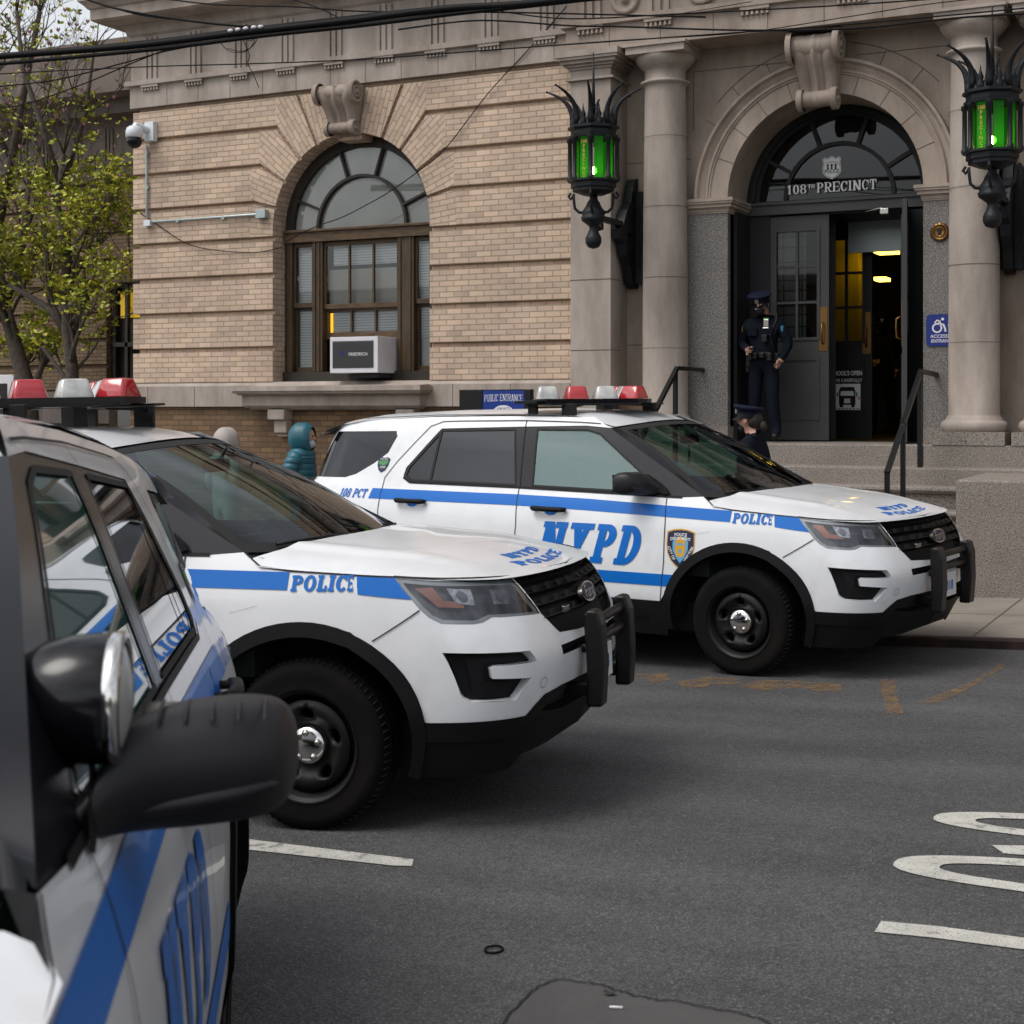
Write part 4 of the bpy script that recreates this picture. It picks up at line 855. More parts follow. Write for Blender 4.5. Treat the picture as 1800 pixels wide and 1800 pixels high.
# darker repair patch with cracked edge, bottom of the frame
M['patch']=mat('old_asphalt_patch',(.082,.078,.076),.85,c2=(.066,.063,.062),nscale=3,bump=.6,bscale=110)
edge=[(880,1810),(905,1775),(935,1745),(965,1727),(985,1725),(1020,1728),(1055,1734),(1090,1745),(1110,1752),(1150,1760),(1190,1762),(1240,1775),(1290,1782),(1330,1792),(1370,1810)]
rnd=random.Random(3); ed=[]
for a_,b_ in zip(edge,edge[1:]):
    for k in range(5): ed.append((a_[0]+(b_[0]-a_[0])*k/5+rnd.uniform(-3,3),a_[1]+(b_[1]-a_[1])*k/5+rnd.uniform(-1.6,1.6)))
gpoly(ed+[(1370,1900),(860,1900)],'patch',.003,'road')
P=[ground(*p) for p in ed]; b=MB(); V,F=cdt([band([(p.x,p.y) for p in P],.008)],[]); b.add([(x,y,gz(x)+.0065) for x,y in V],[tuple(f) for f in F],'gap'); tag(b.build('road'),kind='structure')
# ------------------------------------------------------------ litter
def litter(name,label,cat,px,f):
    P=ground(*px); b=MB(); f(b,P); return tag(b.build(name),label,cat)
litter('rubber_band','small black rubber ring lying on the empty asphalt','rubber ring',(868,1672),lambda b,P:b.tube([(P.x+.028*math.cos(a),P.y+.033*math.sin(a),P.z+.006) for a in [2*PI*i/24 for i in range(25)]],.0035,'rubber',6,False))
litter('cigarette_end','white cigarette end on the cracked asphalt patch','cigarette end',(1083,1775),lambda b,P:b.tube([(P.x-.018,P.y-.006,P.z+.007),(P.x+.018,P.y+.006,P.z+.007)],.0045,'whiteink',8))
litter('leaf_scrap','brown curled scrap of leaf on the cracked asphalt patch','leaf',(1072,1751),lambda b,P:b.sheet([[(-.02,-.008),(0,-.014),(.022,0),(.004,.014),(-.018,.008)]],[],lambda x,y:(P.x+x,P.y+y,P.z+.008+abs(x)*.35),'interior',.01))
# ============================================================ PRECINCT BUILDING
BY=16.2; JZ=[5.84,5.42,4.945,4.47,3.998,3.523,3.048,2.572,2.11]; GP=.062; CX,CZ,AR=-10.335,4.07,1.165
bld=empty('station_building',(-7,BY,0),'tan brick police station with arched window, columned porch and stone frieze','building'); bld.matrix_world=Matrix.Identity(4)
def uvrot(cx,cz,ang):
    c,s_=math.cos(ang),math.sin(ang); return lambda x,z:((x-cx)*c+(z-cz)*s_,-(x-cx)*s_+(z-cz)*c)
def bands(XL,XR,Y,z_joints,m,window=True,bld_=None,name='brick_wall'):
    w=MB()
    hole=[]
    if window: AH=AR+.004; hole=[[(CX-AH,2.11)]+[(CX+AH*math.cos(a),CZ+AH*math.sin(a)) for a in [PI-PI*i/40 for i in range(41)]]+[(CX+AH,2.11)]]
    out=[(XL+.07,2.11),(XR,2.11),(XR,5.9),(XL+.07,5.9)]
    if window: out=[(XL+.07,2.11)]+hole[0]+[(XR,2.11),(XR,5.9),(XL+.07,5.9)]
    w.prism(out,[],Y+.055,Y+.42,m,uvf=lambda x,z:(x,z))
    XB={0:1.115,1:1.375,2:1.505,3:1.535}
    jt={0:(50,65.5),1:(32,50),2:(14.3,32),3:(-4,14.3)}
    for k in range(8):
        zt,zb=z_joints[k]-(GP if k else .06),z_joints[k+1]
        uvf=lambda x,z,zb=zb,k=k:(x+.1*k,z-zb)
        if not window: w.prism([(XL,zb),(XR,zb),(XR,zt),(XL,zt)],[],Y,Y+.06,m,uvf=uvf); continue
        if k>=4:
            w.prism([(XL,zb),(CX-AR,zb),(CX-AR,zt),(XL,zt)],[],Y,Y+.42,m,uvf=uvf); w.prism([(CX+AR,zb),(XR,zb),(XR,zt),(CX+AR,zt)],[],Y,Y+.42,m,uvf=uvf); continue
        xb=XB[k]; w.prism([(XL,zb),(CX-xb,zb),(CX-xb,zt),(XL,zt)],[],Y,Y+.06,m,uvf=uvf); w.prism([(CX+xb,zb),(XR,zb),(XR,zt),(CX+xb,zt)],[],Y,Y+.06,m,uvf=uvf)
    if window:
        def seg(a0,a1,xb,ztop,gap0=.024,gap1=.024):
            for sx in (1,-1):
                def rayp(a,off,r):
                    d=(math.cos(a),math.sin(a)); n=(-d[1],d[0]); return (d[0]*r+n[0]*off,d[1]*r+n[1]*off)
                def outer(a,off):
                    d=(math.cos(a),math.sin(a)); n=(-d[1],d[0]); px,pz=n[0]*off,n[1]*off
                    t1=(xb-px)/d[0] if d[0]>1e-6 else 1e9; t2=(ztop-CZ-pz)/d[1] if d[1]>1e-6 else 1e9; t=min(t1,t2); return (px+d[0]*t,pz+d[1]*t)
                A0,A1=R(a0),R(a1); arcp=[(AR*math.cos(A0+(A1-A0)*i/8),AR*math.sin(A0+(A1-A0)*i/8)) for i in range(9)]
                arcp[0]=rayp(A0,gap0,AR); arcp[-1]=rayp(A1,-gap1,AR)
                o0,o1=outer(A0,gap0),outer(A1,-gap1); mid=[]
                if o1[1]>ztop-CZ-.001 and o0[0]>xb-.001 and o1[0]<xb-.001: mid=[(xb,ztop-CZ)]
                poly=arcp+[o1]+mid+[o0]; am=(A0+A1)/2
                poly=[(CX+sx*x,CZ+z) for x,z in poly]
                ang=(am if sx==1 else PI-am); w.prism(poly,[],Y,Y+.42,m,uvf=uvrot(CX,CZ,ang))
        # wedge from springing down to the groove
        for sx in (1,-1): pass
        seg(0,14.3,1.535,4.47-GP,0,.024); 
        for sx in (1,-1): w.prism([(CX+sx*AR,3.998),(CX+sx*1.535,3.998),(CX+sx*1.535,CZ),(CX+sx*AR,CZ)],[],Y,Y+.42,m,uvf=uvrot(CX,CZ,R(4)*sx))
        seg(14.3,32,1.505,4.945-GP); seg(32,50,1.375,5.42-GP); seg(50,65.5,1.115,5.84-.06); seg(65.5,82,1.2,5.84-.06,.024,0)
        w.prism([(CX-.17,5.15),(CX+.17,5.15),(CX+.26,5.80),(CX-.26,5.80)],[],Y+.02,Y+.3,m)
    return w.build(name,bld_ or bld)
bands(-13.80,-7.19,BY,JZ,'brick'); bands(-1.05,14,BY,JZ,'brick',window=False)
# left return wall of the projecting block, going back to the wing
b=MB()
for k in range(8): b.add([(-13.8,BY+.06,JZ[k+1]),(-13.8,21.2,JZ[k+1]),(-13.8,21.2,JZ[k]-GP),(-13.8,BY+.06,JZ[k]-GP)],[(0,1,2,3)],'brick'); 
b.add([(-13.73,BY+.06,0),(-13.73,21.2,0),(-13.73,21.2,7.2),(-13.73,BY+.06,7.2)],[(0,1,2,3)],'brick')
b.build('side_wall',bld)
# attic wall above cornice
b=MB(); b.box((-13.78,BY,7.35),(14,BY+.3,9.5),'brick'); b.box((-13.78,BY+.3,7.2),(-13.5,21,9.5),'brick'); b.build('attic_wall',bld)
# base: stone water table and orange brick
b=MB(); b.box((-13.9,BY-.06,1.79),(-7.15,BY+.3,2.06),'stone'); b.prism([(BY-.06,2.06),(BY+.02,2.11),(BY+.3,2.11),(BY+.3,2.06)],[],-13.9,-7.15,'stone',f=lambda x,y,z:(y,x,z),back=True)
for i in range(9): X=-13.5+i*.78; b.box((X,BY-.063,1.79),(X+.006,BY-.06,2.06),'joint')
b.build('stone_band',bld)
b=MB(); b.box((-1.0,BY,-.4),(14,BY+.3,2.1),'stone'); b.add([(-13.85,BY+.0,-.6),(-6.2,BY+.0,-.6),(-6.2,BY+.0,1.80),(-13.85,BY+.0,1.80)],[(0,1,2,3)],'brickdark'); b.add([(-13.85,BY,-.6),(-13.85,BY,1.8),(-13.85,21,1.8),(-13.85,21,-.6)],[(0,1,2,3)],'brickdark'); b.build('base_wall',bld)
# profile extruded along X at the front with a return on the left end
def runx(mb,prof,x0,x1,Y,m,ret=4.,right=False):
    """prof: list (out,z); out = distance in front of Y"""
    n=len(prof); V=[]
    for o,z in prof: V.append((x0-o if ret else x0,Y+ret,z))
    for o,z in prof: V.append((x0-o if ret else x0,Y-o,z))
    for o,z in prof: V.append((x1+(o if right else 0),Y-o,z))
    for o,z in prof: V.append((x1+(o if right else 0),Y+(.5 if right else -o),z))
    F=[]
    for s_ in range(3 if right else 2):
        for i in range(n-1): F.append((s_*n+i,(s_+1)*n+i,(s_+1)*n+i+1,s_*n+i+1))
    return mb.add(V,F,m)
b=MB()
runx(b,[(-.05,5.84),(.03,5.84),(.03,6.125),(.085,6.135),(.085,6.20),(.02,6.205),(.02,6.80),(.06,6.83),(.08,6.90),(.10,6.92),(.14,6.93),(.14,6.95),(.36,6.975),(.40,7.0),(.40,7.13),(.43,7.15),(.46,7.19),(.52,7.24),(.52,7.28),(.0,7.36)],-13.80,-7.25,BY,'stone')
for i in range(13): X=-13.2+i*.52; b.box((X,BY-.0325,5.845),(X+.006,BY-.02,6.12),'joint')
b.build('entablature',bld)
TG=[-13.56+i*.735 for i in range(9)]
for X in TG:
    b=MB()
    for j in range(3): x=X+j*.085-.03; b.prism([(x,6.21),(x+.055,6.21),(x+.055,6.78),(x,6.78)],[],BY-.045,BY-.02,'stone')
    b.build('triglyph',bld)
    b=MB(); b.box((X-.05,BY-.075,6.10),(X+.235,BY-.03,6.133),'stone')
    for j in range(6): b.lathe([(.017,6.055),(.011,6.10)],'stone',c=(X-.03+j*.049,BY-.053,0),n=8)
    b.build('guttae',bld)
# porch entablature
PY=16.0
b=MB(); runx(b,[(-.6,5.86),(.02,5.86),(.02,6.135),(.075,6.145),(.075,6.215),(.01,6.22),(.01,6.9),(.14,6.95),(.40,7.0),(.40,7.13),(.52,7.28),(0,7.4)],-7.22,14.,PY,'stonewarm',ret=.3)
b.add([(-7.2,PY,5.862),(14,PY,5.862),(14,PY+.75,5.862),(-7.2,PY+.75,5.862)],[(0,3,2,1)],'stonewarm')
for i in range(9): X=-6.7+i*.62; b.box((X,PY-.023,5.87),(X+.006,PY-.01,6.13),'joint')
b.build('porch_entablature',bld)
for px in (450,1030+940*0,0): pass
for X in (-6.93,-6.10,-4.98,-3.92,-2.86,-2.0):
    b=MB(); b.box((X-.16,PY-.065,6.105),(X+.17,PY-.02,6.143),'stonewarm')
    for j in range(6): b.lathe([(.021,6.05),(.013,6.105)],'stonewarm',c=(X-.135+j*.056,PY-.043,0),n=8)
    b.build('guttae',bld)
for X in (-6.93,-6.10):
    b=MB()
    for j in range(3): b.box((X-.13+j*.10,PY-.04,6.225),(X-.07+j*.10,PY-.008,6.85),'stonewarm')
    b.build('triglyph',bld)
for X,r_ in ((-6.50,.17),(-5.58,.17)):
    b=MB(); b.lathe([(r_,PY-.0),(r_,PY-.04),(r_-.015,PY-.055),(r_-.05,PY-.055),(r_-.06,PY-.035),(.05,PY-.03),(.045,PY-.07),(.0,PY-.085)],'stonewarm',c=(X,0,6.40),axis='Y',n=32); b.build('rosette',bld)
b=MB(); b.box((-5.1,PY-.06,6.27),(0,PY-.008,6.95),'iron'); b.build('dark_bronze_panel',bld)
# porch back wall with door arch (Y 16.5)
WY=16.5; DX,DZ,DR=-4.345,4.13,1.085
b=MB()
hole=[(DX-DR,1.0)]+[(DX+DR*math.cos(a),DZ+DR*math.sin(a)) for a in [PI-PI*i/48 for i in range(49)]]+[(DX+DR,1.0)]
b.prism([(-6.75,1.0)]+hole+[(2,1.0),(2,5.95),(-6.75,5.95)],[],WY,WY+.62,'stonewarm')
for z in (4.62,3.55,2.5): b.box((-6.7,WY-.003,z),(-5.9,WY,z+.007),'joint')
for sx in (-1,1): b.prism([(DX+sx*1.52,4.95),(DX+sx*1.527,4.95),(DX+sx*1.527,5.62),(DX+sx*1.52,5.62)],[],WY-.004,WY,'joint')
b.prism([(DX-1.52,5.615),(DX-.2,5.615),(DX-.2,5.622),(DX-1.52,5.622)],[],WY-.004,WY,'joint'); b.prism([(DX+.35,5.615),(DX+1.52,5.615),(DX+1.52,5.622),(DX+.35,5.622)],[],WY-.004,WY,'joint')
rr=arc(DX,DZ,1.66,1.66,42,80,14); b.prism(band(rr,.008),[],WY-.004,WY,'joint'); rr=arc(DX,DZ,1.66,1.66,138,100,14); b.prism(band(rr,.008),[],WY-.004,WY,'joint')
for a in (50,66,114,130,146): d=(math.cos(R(a)),math.sin(R(a))); b.prism(band([(DX+d[0]*1.46,DZ+d[1]*1.46),(DX+d[0]*1.66,DZ+d[1]*1.66)],.007),[],WY-.004,WY,'joint')
b.build('porch_wall',bld)
# archivolt
b=MB(); prof=[(DR,-.0),(DR,-.10),(DR+.20,-.10),(DR+.205,-.115),(DR+.225,-.115),(DR+.23,-.13),(DR+.25,-.13),(DR+.27,-.10),(DR+.32,-.125),(DR+.345,-.165),(DR+.375,-.165),(DR+.38,0)]
n=64; V=[];F=[]
for i in range(n+1):
    a=PI*i/n
    for r_,y in prof: V.append((DX+r_*math.cos(a),WY+y,DZ+r_*math.sin(a)))
q=len(prof); F=[(i*q+j,i*q+j+1,(i+1)*q+j+1,(i+1)*q+j) for i in range(n) for j in range(q-1)]
b.add(V,F,'stonewarm',False)
for a in (21,38,55,72,108,125,142,159): d=(math.cos(R(a)),math.sin(R(a))); b.prism(band([(DX+d[0]*(DR+.002),DZ+d[1]*(DR+.002)),(DX+d[0]*(DR+.20),DZ+d[1]*(DR+.20))],.007),[],WY-.103,WY-.09,'joint')
b.build('archivolt',bld)
def scroll_key(name,cx,z0,z1,Y,wtop,wbot,m,dep=.34):
    b=MB(); H=z1-z0
    prof=[]
    for i in range(33):
        t=i/32; y=dep*(.30+.70*t**1.5)-.05*math.sin(t*PI)*dep; prof.append((y,z0+.12*H+t*H*.78))
    def W(z): t=(z-z0)/H; return (wbot+(wtop-wbot)*t)/2
    prof=[]
    for i in range(41):
        t=i/40; z=z0+.05*H+t*H*.88
        y=dep*(.30+.62*t**1.3)+dep*.16*math.sin((t-.5)*PI*2.2)*(1 if t>.5 else .55)
        prof.append((y,z))
    nx=41; vs=[]
    for (y,z) in prof:
        w_=W(z)
        for j in range(nx):
            u=-1+2*j/(nx-1); rib=.055*abs(math.cos(u*PI*1.5))**.6 + .012*math.cos(u*PI*6)*(abs(u)<.32)
            vs.append((cx+u*w_,Y-y-rib*(1-.5*u**8)+(.05 if abs(u)>.98 else 0),z))
    b.add(vs,[(i*nx+j,i*nx+j+1,(i+1)*nx+j+1,(i+1)*nx+j) for i in range(40) for j in range(nx-1)],m,True)
    for sx in (-1,1):
        ch=[(y,z) for y,z in prof]; b.add([(cx+sx*W(z)*.98,Y-y,z) for y,z in ch]+[(cx+sx*W(z)*.98,Y+.05,z) for y,z in ch],[(i,i+1,42+i,41+i) for i in range(40)],m)
    b.prism([(cx-W(z0),z0+.1*H),(cx+W(z0),z0+.1*H),(cx+W(z1),z1-.05*H),(cx-W(z1),z1-.05*H)],[],Y-dep*.30,Y+.05,m)
    for sx in (-1,1):
        # side cheeks with spiral volutes
        for zc,yc,r_ in ((z1-.20*H,dep*.78,.22*H),(z0+.13*H,dep*.40,.15*H)):
            w_=W(zc); x=cx+sx*w_*1.04
            b.lathe([(r_,-sx*.03),(r_,sx*.03),(r_*.80,sx*.04),(r_*.76,sx*.0),(r_*.58,sx*.0),(r_*.54,sx*.035),(r_*.38,sx*.035),(r_*.34,sx*.0),(r_*.24,sx*.0),(r_*.2,sx*.045),(0,sx*.05)],m,c=(x-sx*.015,Y-yc,zc),axis='X',n=24)
    for zc,yc,r_ in ((z1-.19*H,dep*.74,.155*H),(z0+.14*H,dep*.38,.11*H)):
        w_=W(zc); pr=[(r_*(.93+.07*abs(math.cos(u*PI*1.5))**.6+.03*math.cos(u*PI*6)*(abs(u)<.32)),u*w_) for u in [-1+i/20 for i in range(41)]]
        b.lathe(pr,m,c=(cx,Y-yc,zc),axis='X',n=28)
    return b.build(name,bld)
scroll_key('keystone',CX-.05,5.20,5.83,BY,.58,.36,'stonewarm',.26)
scroll_key('keystone',DX-.02,5.02,5.84,WY-.08,.56,.36,'stonewarm',.34)
# pilaster and columns
b=MB(); b.box((-7.19,PY,1.0),(-6.69,WY+.05,5.56),'stone')
for z in (4.45,3.24,2.43): b.box((-7.192,PY-.0035,z),(-6.688,PY+.3,z+.007),'joint')
b.box((-7.235,PY-.045,5.535),(-6.645,WY,5.56),'stone')
for o,z0,z1 in ((.02,5.66,5.69),(.05,5.69,5.72),(.09,5.72,5.76),(.125,5.76,5.79),(.14,5.79,5.86)): b.box((-7.19-o,PY-o,z0),(-6.69+o,WY,z1),'stone')
b.box((-7.19,PY,5.56),(-6.69,WY,5.66),'stone')
b.build('pilaster',bld)
def column(X,Y=16.25,name='column'):
    b=MB(); r0=.258
    b.lathe([(r0+.055,1.52),(r0+.065,1.535),(r0+.078,1.56),(r0+.078,1.60),(r0+.06,1.63),(r0+.03,1.64),(r0+.028,1.66),(r0+.012,1.675),(r0,1.70),(r0,2.6),(r0-.004,3.4),(r0-.012,4.3),(r0-.022,5.1),(r0-.026,5.40),(r0-.02,5.43)],'stone',c=(X,Y,0),n=48)
    b.lathe([(r0-.02,5.43),(r0+.02,5.44),(r0+.025,5.465),(r0-.015,5.475),(r0-.026,5.49),(r0-.026,5.60),(r0-.01,5.605),(r0+.0,5.625),(r0+.01,5.63),(r0+.03,5.65),(r0+.06,5.68),(r0+.082,5.72),(r0+.085,5.75)],'stone',c=(X,Y,0),n=48)
    a=r0+.09; b.box((X-a,Y-a,5.75),(X+a,Y+a,5.83),'stone'); b.box((X-a-.025,Y-a-.025,5.83),(X+a+.025,Y+a+.025,5.862),'stone')
    a=r0+.10; b.box((X-a,Y-a,1.386),(X+a,Y+a,1.52),'granite')
    for z in (4.83,4.04,3.24,2.44): b.lathe([(r0+.0008,z),(r0+.0008,z+.006)],'joint',c=(X,Y,0),n=48)
    return b.build(name,bld)
column(-6.12); column(-2.71); column(-1.93)
b=MB(); b.box((-1.55,PY,1.4),(-1.0,WY+.05,5.86),'stone'); b.build('pilaster',bld)
# granite door piers with caps
for x0,x1,rx in ((-5.93,-5.43,1),(-3.26,-2.75,-1)):
    b=MB(); b.box((x0,WY-.10,1.386),(x1,WY+.60,4.0),'granitegrey')
    b.box((x0-.001,WY-.103,1.386),(x1+.001,WY+.58,1.56),'granite')
    b.build('granite_pier',bld)
    b=MB()
    for o,z0,z1 in ((.01,3.97,3.99),(.02,3.99,4.02),(.03,4.02,4.035),(.055,4.035,4.075),(.075,4.075,4.10),(.085,4.10,4.135)): b.box((x0-o,WY-.10-o,z0),(x1+o,WY+.55,z1),'stonewarm')
    b.build('pier_cap',bld)
# podium, steps
b=MB(); b.box((-3.16,15.9,.0),(2,WY,1.386),'granite'); b.box((-7.3,15.9,.0),(-5.72,WY,1.386),'granite'); b.build('podium',bld,bevel=.01)
st=empty('entrance_steps',(-4.4,15,0),'wide worn granite steps with rounded edges leading up to the police station door','steps'); st.matrix_world=Matrix.Identity(4)
SX0,SX1=-6.3,-2.46
for k,(y,z,zb) in enumerate(((15.9,1.384,1.165),(15.4,1.165,.995),(15.1,.995,.775),(14.8,.775,.56),(14.5,.56,.34),(14.2,.34,.10))):
    b=MB(); x0,x1=(SX0+.6,-3.17) if k==0 else ((SX0-.4,2.) if k==1 else (SX0,SX1))
    yb=18.6 if k==0 else 16.45
    if k<2: b.box((x0,y,zb-.02),(x1,yb,z),'granite')
    else:
        pr=[(y+.05,zb-.25),(y+.05,z-.075),(y+.02,z-.07),(y+.0,z-.055),(y-.012,z-.035),(y-.008,z-.012),(y+.012,z),(15.9,z)]
        n=len(pr); b.add([(x0,a_,c_) for a_,c_ in pr]+[(x1,a_,c_) for a_,c_ in pr],[(i,n+i,n+i+1,i+1) for i in range(n-1)],'granite')
    b.build('step',st,bevel=.012 if k<2 else 0)
for x0,x1,lab in ((SX1,1.5,'right'),(-7.4,SX0,'left')):
    b=MB(); b.box((x0,13.8,-.4),(x1,15.4,1.13),'granite'); o=b.build('stone_cheek_block',bevel=.02)
    tag(o,'big pale granite block beside the right end of the steps' if lab=='right' else 'granite block at the left end of the steps, behind the parked car','stone block')
# ---------------------------------------------------------------- arched window
W0=16.48; win=empty('arched_window'); win.parent=bld
IR=AR-.02
b=MB() # outer dark casing
o=[(CX-AR-.02,2.2)]+[(CX+(AR+.02)*math.cos(a),CZ+(AR+.02)*math.sin(a)) for a in [PI-PI*i/40 for i in range(41)]]+[(CX+AR+.02,2.2)]
ir=1.04; inn=[(CX-ir,2.24)]+[(CX+ir*math.cos(a),CZ+ir*math.sin(a)) for a in [PI-PI*i/40 for i in range(41)]]+[(CX+ir,2.24)]
b.prism(o,[inn],W0,W0+.12,'darkwood'); b.box((CX-AR,W0-.06,2.11),(CX+AR,W0+.1,2.235),'darkwood')
b.build('casing',win)
b=MB(); b.prism([(CX-1.13,3.925),(CX+1.13,3.925),(CX+1.13,4.045),(CX-1.13,4.045)],[],W0-.07,W0+.1,'woodh'); b.box((CX-1.13,W0-.10,4.045),(CX+1.13,W0+.1,4.08),'woodh'); b.build('transom_beam',win,bevel=.006)
b=MB(); P=band([(CX+.66*math.cos(a),4.08+.66*math.sin(a)) for a in [PI*i/30 for i in range(31)]],.036); b.prism(P,[],W0-.01,W0+.06,'darkwood')
for a in (22,72,108,158):
    d=(math.cos(R(a)),math.sin(R(a))); b.prism(band([(CX+d[0]*.67,4.08+d[1]*.67),(CX+d[0]*1.05,4.08+d[1]*1.05)],.028),[],W0-.012,W0+.06,'darkwood')
b.build('fanlight_bars',win)
b=MB(); g=[(CX+1.06*math.cos(a),4.07+1.06*math.sin(a)) for a in [PI*i/30 for i in range(31)]]; b.prism(g,[],W0+.05,W0+.055,'winglass'); b.build('fanlight_pane',win)
b=MB(); b.prism(g,[],W0+.062,W0+.066,'shade'); b.build('roller_shade',win)
for x0,x1 in ((CX-1.12,CX-1.03),(CX-.72,CX-.56),(CX+.56,CX+.80),(CX+1.03,CX+1.12)):
    b=MB(); b.box((x0,W0-.04,2.235),(x1,W0+.08,3.925),'wood')
    wd=x1-x0
    if wd>.12: b.box((x0+.035,W0-.055,2.235),(x0+.06,W0-.03,3.925),'wood'); b.box((x1-.06,W0-.055,2.235),(x1-.035,W0-.03,3.925),'wood')
    b.build('mullion',win,bevel=.006)
def sash(x0,x1,z0,z1,nx,y,bot=.06,top=.05,side=.04):
    b=MB(); hs=[]
    wd=(x1-x0-2*side-(nx-1)*.025)/nx
    for i in range(nx): a=x0+side+i*(wd+.025); hs.append([(a,z0+bot),(a+wd,z0+bot),(a+wd,z1-top),(a,z1-top)])
    b.prism([(x0,z0),(x1,z0),(x1,z1),(x0,z1)],hs,y,y+.04,'woodh' if nx>1 else 'wood'); o=b.build('sash',win,bevel=.003)
    g=MB(); g.prism([(x0+.02,z0+.02),(x1-.02,z0+.02),(x1-.02,z1-.02),(x0+.02,z1-.02)],[],y+.02,y+.024,'winglass'); g.build('pane',o)
sash(CX-1.04,CX-.71,3.08,3.91,1,W0+.0); sash(CX-1.04,CX-.71,2.24,3.10,1,W0+.05)
sash(CX+.79,CX+1.04,3.08,3.91,1,W0+.0); sash(CX+.79,CX+1.04,2.24,3.10,1,W0+.05)
sash(CX-.57,CX+.57,3.05,3.91,3,W0+.0); sash(CX-.57,CX+.57,2.66,3.07,3,W0+.05,bot=.085)
b=MB(); b.box((CX-1.1,W0+.105,2.2),(CX-.6,W0+.11,3.95),'blind'); b.box((CX-.48,W0+.105,2.66),(CX+1.1,W0+.11,3.95),'blind'); b.build('venetian_blind',win)
b=MB(); b.box((CX-.54,W0+.095,3.08),(CX+.55,W0+.103,3.56),'shade'); b.box((CX-.54,W0+.09,3.56),(CX+.55,W0+.103,3.61),'doordark'); b.build('lower_shade',win)
b=MB(); b.box((CX+.8,W0+.12,2.25),(CX+1.1,W0+.13,2.72),'whiteink'); b.build('paper_sheet',win)
b=MB(); b.box((CX-.525,W0+.098,2.72),(CX-.485,W0+.103,3.0),'litgap'); b.build('lit_gap',win)
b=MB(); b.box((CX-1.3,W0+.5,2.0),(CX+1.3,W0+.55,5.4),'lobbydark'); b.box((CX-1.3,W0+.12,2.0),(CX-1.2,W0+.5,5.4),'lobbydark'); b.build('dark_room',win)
# sill
b=MB(); 
for o,z0,z1 in ((.36,1.985,2.045),(.33,1.955,1.985),(.28,1.935,1.955),(.22,1.80,1.935),(.18,1.775,1.80),(.12,1.75,1.775)): b.box((CX-1.36-o*.6,BY-o,z0),(CX+1.02+o*.6,BY+.02,z1),'stone')
b.prism([(BY-.36,2.045),(BY+.28,2.085),(BY+.28,2.04)],[],CX-1.3,CX+1.2,'stone',f=lambda x,y,z:(y,x,z),back=True)
M['stain']=mat('dark_water_stain',(.09,.06,.045),.9,c2=(.18,.14,.11),nscale=8)
b.build('window_sill',bld)
for X in (CX-.98,CX+.92):
    b=MB(); b.box((X-.13,BY-.20,1.62),(X+.13,BY+.0,1.75),'stone'); b.box((X-.07,BY-.14,1.45),(X+.12,BY,1.62),'stone'); b.box((X-.05,BY-.09,1.40),(X+.10,BY,1.45),'stone'); b.build('sill_bracket',bld,bevel=.015)
# ---------------------------------------------------------------- door
DY=17.1; door=empty('entrance_doorway'); door.parent=bld
b=MB()
o=[(DX-DR-.05,1.38)]+[(DX+(DR+.05)*math.cos(a),DZ+(DR+.05)*math.sin(a)) for a in [PI-PI*i/48 for i in range(49)]]+[(DX+DR+.05,1.38)]
i_=[(DX-.93,4.165)]+[(DX+.93*math.cos(a),4.165+.93*math.sin(a)) for a in [PI-PI*i/40 for i in range(1,41)]]
low=[(DX-1.02,1.38),(DX+1.02,1.38),(DX+1.02,3.98),(DX-1.02,3.98)]
b.prism(o,[i_,low],DY,DY+.12,'doordark'); b.prism(band([(DX+1.0*math.cos(a),4.165+1.0*math.sin(a)) for a in [PI*i/40 for i in range(41)]],.05),[],DY-.04,DY+.02,'doordark')
b.box((DX-1.08,DY-.06,4.0),(DX+1.08,DY+.0,4.13),'doorgrey'); b.box((DX-1.08,DY-.09,4.11),(DX+1.08,DY,4.145),'doorgrey'); b.build('door_frame',door)
b=MB(); b.prism(band([(DX+.62*math.cos(a),4.16+.62*math.sin(a)) for a in [PI*i/30 for i in range(31)]],.045),[],DY-.01,DY+.05,'doordark')
for a in (30,70,110,150): d=(math.cos(R(a)),math.sin(R(a))); b.prism(band([(DX+d[0]*.62,4.16+d[1]*.62),(DX+d[0]*.95,4.16+d[1]*.95)],.045),[],DY-.012,DY+.05,'doordark')
b.build('fanlight_bars',door)
b=MB(); b.prism([(DX+.95*math.cos(a),4.15+.95*math.sin(a)) for a in [PI*i/30 for i in range(31)]],[],DY+.03,DY+.035,'fanglass'); fp=b.build('fanlight_pane',door)
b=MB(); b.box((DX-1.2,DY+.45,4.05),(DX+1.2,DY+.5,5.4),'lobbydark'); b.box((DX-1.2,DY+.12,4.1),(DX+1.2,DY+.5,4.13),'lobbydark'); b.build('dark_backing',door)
A_=at(1385,343,DY); B_=at(1541,335,DY)
tw=B_.x-A_.x
for txt,x0,H_,wd,zo in (('108',0,.105,tw*.215,0),('TH',tw*.235,.045,tw*.075,.055),('PRECINCT',tw*.335,.112,tw*.665,0)):
    b=MB(); slab(b,txt,lambda x,y:(A_.x+x0+x,DY-.014,A_.z+.005+zo+y),'whiteink',H_,0,width=wd,w=.19,h=.075,s=.08,sp=.12,res=None); b.build('door_lettering',fp)
bc=at(1461,294,DY); b=MB()
shp=[(-.5,.42),(-.38,.52),(-.22,.46),(0,.56),(.22,.46),(.38,.52),(.5,.42),(.46,.2),(.5,0),(.48,-.25),(.32,-.42),(0,-.56),(-.32,-.42),(-.48,-.25),(-.5,0),(-.46,.2)]
b.sheet([[(x*.215,y*.235) for x,y in shp]],[],lambda x,y:(bc.x+x,DY+.027,bc.z+y),'whiteink',None); b.sheet([band([(x*.195,y*.215) for x,y in shp+[shp[0]]],.005)],[],lambda x,y:(bc.x+x,DY+.0255,bc.z+y),'doordark',None)
